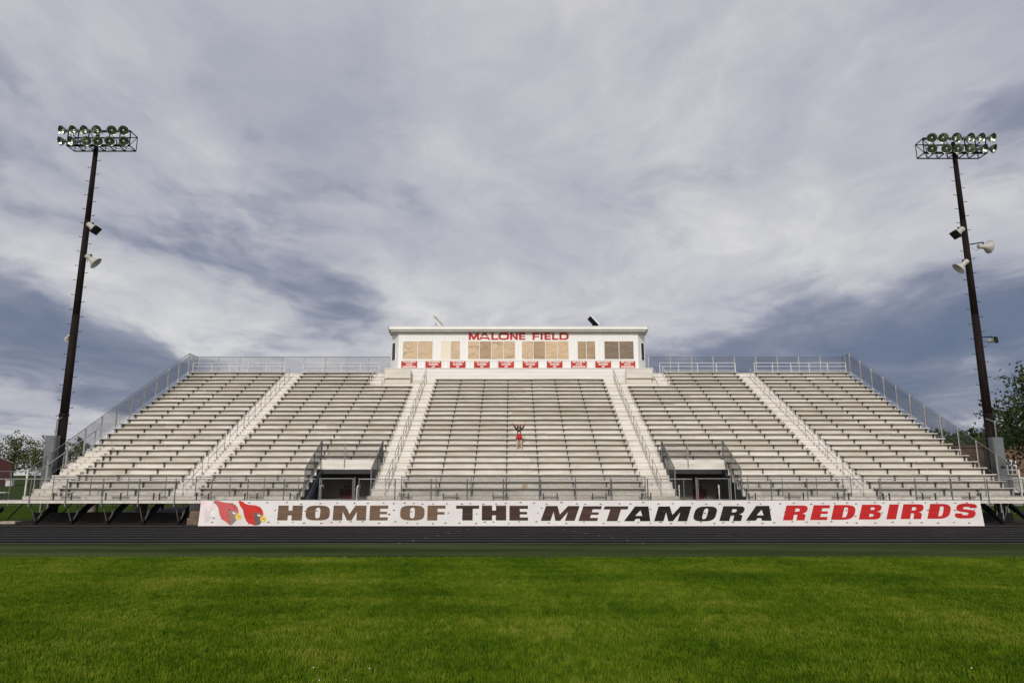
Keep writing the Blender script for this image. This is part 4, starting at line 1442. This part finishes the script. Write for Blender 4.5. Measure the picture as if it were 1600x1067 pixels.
# two tilted floodlight-like speakers on the press box roof
for x, z, sg, lb in ((-6.0, 14.62, 0.16, 'thin tilted box speaker on the press box roof, left one seen edge on'), (6.57, 14.58, 0.36, 'dark tilted box speaker on the press box roof, right one')):
    sp = thing('roof_speaker', lb, 'loudspeaker', (x, 54.6, 14.05), 'tilted speakers on the press box roof')
    ax = Vector((0.66, 0.0, -0.75)).normalized()
    nrm = Vector((-0.62, -0.55 if sg > .2 else 0.35, -0.5))
    nrm = (nrm - ax * nrm.dot(ax)).normalized()
    sd3 = ax.cross(nrm)
    c = Vector((x, 54.6, z))
    MB().obox(c, ax, sd3, nrm, 0.52, 0.26, 0.07).build('case', 'trim', sp)
    MB().obox(c + nrm * 0.078, ax, sd3, nrm, 0.49, 0.24, 0.006).build('grille', 'black', sp)
    MB().obox(c - nrm * 0.078, ax, sd3, nrm, 0.49, 0.24, 0.006).build('back_plate', 'horn', sp)
    MB().tube((x - .12, 54.6, 14.05), (x - .1, 54.6, z), .025, 6).build('stand', 'black', sp)
    MB().box(x - .28, x + .12, 54.45, 54.75, 14.052, 14.08).build('foot', 'black', sp)

# ------------------------------------------------------------------ cheerleader
def person():
    gx, gy, gz = 0.43, Yk(6) + 0.13, Zk(6)
    base = Vector((gx, gy, gz))
    root = thing('person', 'cheerleader in red skirt standing on a centre bench with both arms raised', 'person', base)

    def skin(name, pts, edges, radii, m, rootidx, parent, sub=2):
        me = bpy.data.meshes.new(name)
        me.from_pydata(pts, edges, [])
        o = link(name, me, parent)
        md = o.modifiers.new('Skin', 'SKIN')
        md.use_smooth_shade = True
        sv = me.skin_vertices[0].data
        for i, r in enumerate(radii):
            sv[i].radius = r if isinstance(r, tuple) else (r, r)
            sv[i].use_root = (i == rootidx)
        ss = o.modifiers.new('Sub', 'SUBSURF')
        ss.levels = ss.render_levels = sub
        me.materials.append(M[m])
        return o
    P = [(0, 0, .86), (0, 0, .98), (0, -.01, 1.10), (0, 0, 1.24), (0, 0, 1.31), (0, -.015, 1.37)]
    rad = [(.13, .10), (.105, .085), (.115, .09), (.10, .075), (.045, .045), (.05, .05)]
    E = [(0, 1), (1, 2), (2, 3), (3, 4), (4, 5)]
    for s in (-1, 1):
        b = len(P)
        P += [(s * .085, 0, .80), (s * .125, -.01, .46), (s * .155, .01, .09), (s * .165, -.11, .04)]
        rad += [.085, .058, .036, .032]
        E += [(0, b), (b, b + 1), (b + 1, b + 2), (b + 2, b + 3)]
        b = len(P)
        P += [(s * .15, 0, 1.24), (s * .27, -.02, 1.42), (s * .40, -.04, 1.63), (s * .43, -.045, 1.68)]
        rad += [.052, .038, .027, .028]
        E += [(3, b), (b, b + 1), (b + 1, b + 2), (b + 2, b + 3)]
        pb_ = b + 3
        for j, (dx, dz, L) in enumerate(((-.018, .05, 1), (-.004, .058, 1), (.010, .054, 1), (.022, .042, 1))):
            c = len(P)
            P += [(s * (.435 + dx * .8), -.045 + .004 * j, 1.715), (s * (.445 + dx * 1.6), -.05 + .004 * j, 1.715 + dz)]
            rad += [.0095, .0075]
            E += [(pb_, c), (c, c + 1)]
        c = len(P)
        P += [(s * .395, -.065, 1.675), (s * .378, -.075, 1.71)]
        rad += [.011, .008]
        E += [(pb_ - 1, c), (c, c + 1)]
    skin('body', P, E, rad, 'skin', 0, root)
    # head with face
    hd = MB()
    prof = [(0.0, -.115), (.035, -.108), (.062, -.075), (.078, -.02), (.084, .03), (.078, .075), (.05, .108), (0, .118)]
    hd.lathe(prof, (gx, gy - .02, gz + 1.47), (0, 0, 1), 16, up=(0, -1, 0), squash=1.15)
    hd.lathe([(0, .0), (.012, .006), (.016, .03), (.006, .05)], (gx, gy - .112, gz + 1.44), (0, .25, 1), 8)
    head = hd.build('head', 'skin', root, smooth=True)
    for s in (-1, 1):
        MB().lathe([(0, -.006), (.013, 0), (0, .006)], (gx + s * .032, gy - .104, gz + 1.475), (0, -1, 0), 8).build('eye', 'uniformblack', head)
        MB().lathe([(0, -.01), (.02, 0), (0, .01)], (gx + s * .084, gy - .015, gz + 1.465), (1, 0, 0), 8).build('ear', 'skin', head)
    MB().lathe([(0, -.005), (.02, 0), (0, .005)], (gx, gy - .102, gz + 1.405), (0, -1, 0), 8, squash=.4).build('mouth', 'uniformred', head)
    # long hair: cap and two falls in front of the shoulders
    hm = MB().lathe([(.104, -.05), (.108, .03), (.098, .085), (.062, .122), (0, .136)], (gx, gy - .004, gz + 1.475), (0, .12, 1), 16, up=(0, -1, 0), squash=1.05)
    for s in (-1, 1):
        hm.tube((gx + s * .082, gy + .0, gz + 1.50), (gx + s * .09, gy - .03, gz + 1.33), .046, 8, .054)
        hm.tube((gx + s * .09, gy - .03, gz + 1.33), (gx + s * .075, gy - .095, gz + 1.10), .052, 8, .026)
    hm.tube((gx, gy + .06, gz + 1.52), (gx, gy + .09, gz + 1.22), .085, 10, .07)
    hm.build('hair', 'hair', root, smooth=True)
    # top: black shell with white chest panel, black sleeves with red cuffs
    tp = MB().lathe([(.118, .955), (.122, 1.02), (.132, 1.10), (.132, 1.20), (.10, 1.275), (.055, 1.31)], (gx, gy, gz), (0, 0, 1), 18, up=(0, -1, 0), squash=.80)
    top = tp.build('top', 'uniformblack', root, smooth=True)
    MB().lathe([(.06, .995), (.085, 1.03), (.092, 1.08), (.075, 1.13), (.03, 1.15)], (gx, gy - .042, gz), (0, 0, 1), 18, up=(0, -1, 0), squash=.80).build('chest_panel', 'uniformwhite', top, smooth=True)
    for s in (-1, 1):
        MB().tube((gx + s * .11, gy, gz + 1.215), (gx + s * .27, gy - .02, gz + 1.42), .066, 10, .050).tube((gx + s * .268, gy - .02, gz + 1.417), (gx + s * .33, gy - .03, gz + 1.517), .050, 10, .043).build('sleeve', 'uniformblack', root, smooth=True)
        MB().tube((gx + s * .326, gy - .03, gz + 1.511), (gx + s * .405, gy - .04, gz + 1.64), .045, 10, .036).build('cuff', 'uniformred', root, smooth=True)
        MB().lathe([(0, -.07), (.04, -.06), (.048, 0), (.042, .08), (0, .12)], (gx + s * .163, gy - .04, gz + .048), (0, -1, -.02), 10).build('shoe', 'shoe', root, smooth=True)
    # pleated skirt
    vs, fs = [], []
    n = 36
    for j, (z, r) in enumerate(((1.0, .128), (.93, .15), (.80, .185), (.66, .215))):
        for i in range(n):
            a = 2 * math.pi * i / n
            rr = r * (1 + (.05 * j / 3 if i % 2 else -.05 * j / 3))
            vs.append((gx + rr * math.cos(a), gy + rr * math.sin(a) * .82, gz + z))
    for j in range(3):
        for i in range(n):
            k = (i + 1) % n
            fs.append((j * n + i, (j + 1) * n + i, (j + 1) * n + k, j * n + k))
    sk = MB().add(vs, fs).build('skirt', 'uniformred', root)
    MB().lathe([(.206, .665), (.212, .645), (.216, .625)], (gx, gy, gz), (0, 0, 1), 24, up=(0, -1, 0), squash=.82).build('hem_band', 'uniformblack', sk)
    return root


person().scale = (.93, .93, .93)

# ------------------------------------------------------------------ trees and buildings behind
def tree(name, label, x, y, h, cr, trunk_h, leaf, seed, nleaf=2600, lsize=0.3, group=None, squash=1.0, lobes=9, lean=0.0):
    rt = thing(name, label, 'tree', (x, y, 0), group)
    rg = random.Random(seed)
    tr = MB()
    base = Vector((x, y, 0))
    p = Vector((x, y, -0.1))
    segs = 5
    r0 = 0.035 * h
    topz = trunk_h + (h - trunk_h) * 0.55
    pts = []
    for i in range(segs + 1):
        t = i / segs
        pts.append(Vector((x + rg.uniform(-.1, .1) * i + lean * t, y + rg.uniform(-.1, .1) * i, -0.1 + topz * t)))
    for i in range(segs):
        tr.tube(pts[i], pts[i + 1], r0 * (1 - .75 * i / segs), 8, r0 * (1 - .75 * (i + 1) / segs))
    blobs = []
    for i in range(lobes):
        a = 2 * math.pi * i / lobes * 1.618 + rg.uniform(-.4, .4)
        t = (i + .5) / lobes
        zc = trunk_h + (h - trunk_h) * (0.12 + 0.76 * t)
        rad = cr * (0.35 + 0.45 * math.sin(math.pi * min(1, t * .85 + .18))) * rg.uniform(.75, 1.15)
        d = cr * .62 * math.sin(math.pi * min(1.0, t * .8 + .18)) * rg.uniform(.5, 1.1)
        c = Vector((x + lean + math.cos(a) * d, y + math.sin(a) * d, zc))
        blobs.append((c, rad))
        st = pts[min(segs, 2 + int(t * 3))]
        tr.tube(st, c, r0 * .32, 6, r0 * .08)
    tr.build('trunk', 'bark', rt)
    lf = MB()
    tot = sum(b[1] ** 2 for b in blobs)
    for c, rad in blobs:
        n = int(nleaf * rad * rad / tot)
        twigs = [(Vector((rg.gauss(0, 1), rg.gauss(0, 1), rg.gauss(0, .8))).normalized() * rad * rg.uniform(.45, 1.08)) for _ in range(max(5, n // 22))]
        for _ in range(n):
            q = c + rg.choice(twigs) + Vector((rg.gauss(0, 1), rg.gauss(0, 1), rg.gauss(0, .8))) * rad * .16
            if q.z < trunk_h * .75:
                continue
            a = Vector((rg.gauss(0, 1), rg.gauss(0, 1), rg.gauss(0, 1))).normalized()
            b = a.orthogonal().normalized()
            b = (Matrix.Rotation(rg.uniform(0, 6.28), 3, a) @ b)
            s = lsize * rg.uniform(.5, 1.2)
            e = a.cross(b)
            lf.add([q - b * s, q - e * s * .45, q + b * s, q + e * s * .45], [(0, 1, 2, 3)])
    lf.build('crown', leaf, rt)
    return rt


TG = 'trees beyond the grandstand'
tree('tree', 'leafy olive tree above the red shed at the far left', -119, 168, 12.2, 5.4, 3.0, 'leafA', 11, 3000, .34, TG, lobes=12)
tree('tree', 'smaller olive tree between the red shed tree and the left pole', -110.5, 168, 10.6, 3.8, 2.8, 'leafA', 12, 2600, .32, TG, lobes=10)
tree('tree', 'round olive tree seen through the left sloping fence', -102.5, 166, 11.4, 4.0, 1.8, 'leafA', 13, 2600, .32, TG, lobes=10)
tree('tree', 'low bushy tree just right of the left light pole', -95.0, 166, 10.6, 4.2, 1.4, 'leafA', 14, 2200, .32, TG, lobes=9)
tree('tree', 'large dark green tree cut off by the right edge of the picture', 46.6, 60, 12.6, 4.3, 3.4, 'leafB', 21, 9500, .21, TG, lobes=18)
tree('tree', 'bright green tree just behind the roof of the brown building', 66.8, 92, 11.4, 4.0, 2.2, 'leafC', 22, 4500, .26, TG, lobes=11)
for i, (x, h, w) in enumerate(((93, 11.6, 'leftmost'), (99, 12.4, 'second'), (105.5, 12.0, 'middle'), (112, 12.8, 'fourth'), (119, 13.4, 'rightmost'))):
    tree('tree', '%s tree of the green belt far behind the brown building' % w if i in (0, 2, 4) else ('%s tree from the left in the green belt far behind the brown building' % w), x, 150, h, 5.6, 1.0, 'leafB' if i % 2 else 'leafC', 30 + i, 5200, .55, TG, lobes=9)

sh = thing('red_shed', 'dark red shed with a pitched roof at the far left edge', 'shed', (-106.6, 150, 0), rot=(0, 0, R(35.4)))
mb = MB()
xa, xb, ya, yb, he, hp = -118.0, -106.6, 150, 162, 4.9, 7.4
mb.add([(xa, ya, 0), (xb, ya, 0), (xb, ya, he), ((xa + xb) / 2, ya, hp), (xa, ya, he), (xa, yb, 0), (xb, yb, 0), (xb, yb, he), ((xa + xb) / 2, yb, hp), (xa, yb, he)],
       [(0, 1, 2, 3, 4), (9, 8, 7, 6, 5), (1, 6, 7, 2), (0, 4, 9, 5)])
mb.build('wall', 'redshed', sh)
mb = MB()
for s in (-1, 1):
    e = xb + .3 if s > 0 else xa - .3
    ez = he - .13
    m_ = (xa + xb) / 2
    mb.add([(m_, ya - .3, hp + .02), (e, ya - .3, ez), (e, yb + .3, ez), (m_, yb + .3, hp + .02), (m_, ya - .3, hp + .2), (e, ya - .3, ez + .18), (e, yb + .3, ez + .18), (m_, yb + .3, hp + .2)],
           [(0, 1, 2, 3), (7, 6, 5, 4), (0, 4, 5, 1), (1, 5, 6, 2), (2, 6, 7, 3), (3, 7, 4, 0)])
mb.build('roof', 'shedroof', sh)
MB().box(-114, -111, ya - .06, ya - .003, 0, 3.2).build('door', 'redshed', sh)
mb = MB().bbox(-105.6, -104.3, 147.5, 148.5, 0.0, 1.15, .1)
wb = thing('storage_box', 'small white storage box on the grass beside the red shed', 'box', (-105, 148, 0))
mb.build('box_body', 'trim', wb)
MB().bbox(-105.66, -104.24, 147.44, 148.56, 1.152, 1.26, .04).build('lid', 'trim', wb)

bl = thing('brown_building', 'low brown block building with a flat roof and white gridded window, far right', 'building', (56, 78, 0))
MB().box(47.6, 51.2, 76.2, 86, 0, 5.35).build('wall', 'brownwall', bl)
MB().box(51.2, 72, 75.0, 86, 0, 5.55).build('wall', 'brownwall', bl)
MB().box(47.4, 51.19, 76.0, 86.1, 5.352, 5.55).build('parapet_cap', 'brownwall', bl)
MB().box(51.0, 72.2, 74.8, 86.1, 5.552, 5.75).build('parapet_cap', 'brownwall', bl)
for i in range(7):
    MB().box(51.25 + i * 2.6, 51.29 + i * 2.6, 74.985, 74.998, 0, 5.5).build('joint', 'darkwall', bl)
wf = MB()
wx0, wx1, wz0, wz1 = 52.2, 53.6, 2.5, 3.95
for i in range(4):
    q = wx0 + (wx1 - wx0) * i / 3
    wf.box(q - .05, q + .05, 74.93, 74.99, wz0, wz1)
    q = wz0 + (wz1 - wz0) * i / 3
    wf.box(wx0, wx1, 74.935, 74.985, q - .045, q + .045)
wf = wf.build('window', 'trim', bl)
for i in range(3):
    for j in range(3):
        dx_, dz_ = (wx1 - wx0) / 3, (wz1 - wz0) / 3
        MB().box(wx0 + dx_ * i + .05, wx0 + dx_ * (i + 1) - .05, 74.96, 74.995, wz0 + dz_ * j + .045, wz0 + dz_ * (j + 1) - .045).build('pane', 'glass', wf)
MB().bbox(52.6, 54.0, 74.3, 74.95, 0.6, 2.2, .05).build('cooling_unit', 'trim', bl)

def wire_fence(label, x0, x1, y, h):
    n = max(2, round((x1 - x0) / 3.0))
    return flat_fence('yard_fence', label, x0, x1, y, 0, h, (x1 - x0) / n, m='galvdull', r=.035, pitch=.11, wr=.003, group='yard fences behind the grandstand')


wire_fence('tall grey yard fence on the grass behind the left end of the grandstand', -60, -28.5, 58, 2.75)
wire_fence('grey yard fence beside the path behind the right end of the grandstand', 29.0, 58, 46, 2.0)
# more posts of the walkway that runs on past the left edge are part of the walkway fence

# ------------------------------------------------------------------ grass
def grass_mat():
    m, nt, b = new_mat('grass_blade')
    geo = nt.nodes.new('ShaderNodeNewGeometry')
    oi = nt.nodes.new('ShaderNodeObjectInfo')
    mp = nt.nodes.new('ShaderNodeMapping')
    mp.inputs['Rotation'].default_value = (0, 0, R(24))
    mp.inputs['Scale'].default_value = (0.16, 1.0, 0.0)
    nt.links.new(geo.outputs['Position'], mp.inputs[0])
    a = noise_tex(nt, mp.outputs[0], 0.55, 4, 0.55, 0.5)
    mp2 = nt.nodes.new('ShaderNodeMapping')
    mp2.inputs['Scale'].default_value = (1, 1, 0)
    nt.links.new(geo.outputs['Position'], mp2.inputs[0])
    c = noise_tex(nt, mp2.outputs[0], 1.3, 4, 0.6)
    rnd = S(oi.outputs['Random'])
    sx = nt.nodes.new('ShaderNodeSeparateXYZ')
    mp3 = nt.nodes.new('ShaderNodeMapping')
    mp3.inputs['Rotation'].default_value = (0, 0, R(-14))
    nt.links.new(geo.outputs['Position'], mp3.inputs[0])
    nt.links.new(mp3.outputs[0], sx.inputs[0])
    mow = S.op('SINE', S(sx.outputs[0]) * 1.75 + a * 3.0)
    q = a * 0.50 + c * 0.28 + rnd * 0.24 + mow * 0.038 + 0.008
    col = ramp(nt, q, [(0.31, (0.042, 0.092, 0.003)), (0.46, (0.088, 0.165, 0.004)), (0.58, (0.155, 0.235, 0.008)), (0.72, (0.29, 0.31, 0.045))])
    nt.links.new(col, b.inputs['Base Color'])
    b.inputs['Roughness'].default_value = 0.6
    b.inputs['Specular IOR Level'].default_value = 0.12
    tr = nt.nodes.new('ShaderNodeBsdfTranslucent')
    nt.links.new(col, tr.inputs['Color'])
    mx = nt.nodes.new('ShaderNodeMixShader')
    mx.inputs[0].default_value = 0.3
    nt.links.new(b.outputs[0], mx.inputs[1])
    nt.links.new(tr.outputs[0], mx.inputs[2])
    nt.links.new(mx.outputs[0], nt.nodes['Material Output'].inputs[0])
    return m


M['grass'] = grass_mat()


def tuft(seed, n=16, rad=0.075, h=0.062, w=0.0042):
    rg = random.Random(seed)
    vs, fs = [], []
    for _ in range(n):
        a, r = rg.uniform(0, 6.28), rad * math.sqrt(rg.random())
        x, y = math.cos(a) * r, math.sin(a) * r
        hh = h * rg.uniform(.55, 1.25)
        la, ll = rg.uniform(0, 6.28), hh * rg.uniform(.15, .75)
        lx, ly = math.cos(la) * ll, math.sin(la) * ll
        fa = rg.uniform(0, 3.14)
        wx, wy = math.cos(fa) * w, math.sin(fa) * w
        o = len(vs)
        vs += [(x - wx, y - wy, -.005), (x + wx, y + wy, -.005), (x + lx * .4 + wx * .8, y + ly * .4 + wy * .8, hh * .6), (x + lx * .4 - wx * .8, y + ly * .4 - wy * .8, hh * .6), (x + lx, y + ly, hh)]
        fs += [(o, o + 1, o + 2, o + 3), (o + 3, o + 2, o + 4)]
    me = bpy.data.meshes.new('grass_tuft')
    me.from_pydata(vs, [], fs)
    me.materials.append(M['grass'])
    return bpy.data.objects.new('grass_tuft', me)


def grass_field():
    me = bpy.data.meshes.new('grass')
    vs = [(-11, 5.0, .003), (11, 5.0, .003), (21.5, 22.08, .003), (-21.5, 22.08, .003)]
    me.from_pydata(vs, [], [(0, 1, 2, 3)])
    me.materials.append(M['grass'])
    o = link('grass', me, kind='stuff')
    tag(o, 'mown green grass of the playing field in the foreground', 'grass')
    ng = bpy.data.node_groups.new('grass_tufts', 'GeometryNodeTree')
    ng.interface.new_socket('Geometry', in_out='INPUT', socket_type='NodeSocketGeometry')
    ng.interface.new_socket('Geometry', in_out='OUTPUT', socket_type='NodeSocketGeometry')
    nd, lk = ng.nodes, ng.links
    gi, go = nd.new('NodeGroupInput'), nd.new('NodeGroupOutput')
    join = nd.new('GeometryNodeJoinGeometry')
    for i in range(3):
        ds = nd.new('GeometryNodeDistributePointsOnFaces')
        ds.inputs['Density'].default_value = 72
        ds.inputs['Seed'].default_value = i + 3
        lk.new(gi.outputs[0], ds.inputs['Mesh'])
        ob = nd.new('GeometryNodeObjectInfo')
        ob.inputs['Object'].default_value = tuft(40 + i)
        ob.inputs['As Instance'].default_value = True
        ip = nd.new('GeometryNodeInstanceOnPoints')
        lk.new(ds.outputs['Points'], ip.inputs['Points'])
        lk.new(ob.outputs['Geometry'], ip.inputs['Instance'])
        rv = nd.new('FunctionNodeRandomValue')
        rv.data_type = 'FLOAT_VECTOR'
        rv.inputs['Min'].default_value = (0, 0, 0)
        rv.inputs['Max'].default_value = (0, 0, 6.28)
        rv.inputs['Seed'].default_value = i
        lk.new(rv.outputs[0], ip.inputs['Rotation'])
        rs_ = nd.new('FunctionNodeRandomValue')
        rs_.data_type = 'FLOAT'
        rs_.inputs[2].default_value = 0.7
        rs_.inputs[3].default_value = 1.35
        rs_.inputs['Seed'].default_value = i + 9
        lk.new(rs_.outputs[1], ip.inputs['Scale'])
        lk.new(ip.outputs[0], join.inputs[0])
    lk.new(join.outputs[0], go.inputs[0])
    md = o.modifiers.new('tufts', 'NODES')
    md.node_group = ng
    return o


grass_field()
mb = MB()
rg = random.Random(8)
for _ in range(5):
    x, y = rg.uniform(-8, 6), rg.uniform(8.8, 13)
    if rg.random() < .55:
        x, y = rg.uniform(-4.2, -1.6), rg.uniform(9.0, 10.8)
    mb.lathe([(0, .0), (.009, .004), (.010, .012), (0, .019)], (x, y, rg.uniform(.045, .07)), (0, 0, 1), 6)
o = mb.build('clover_flower', 'whiteflower', kind='stuff')
tag(o, 'tiny white clover flowers scattered in the near grass', 'flowers')
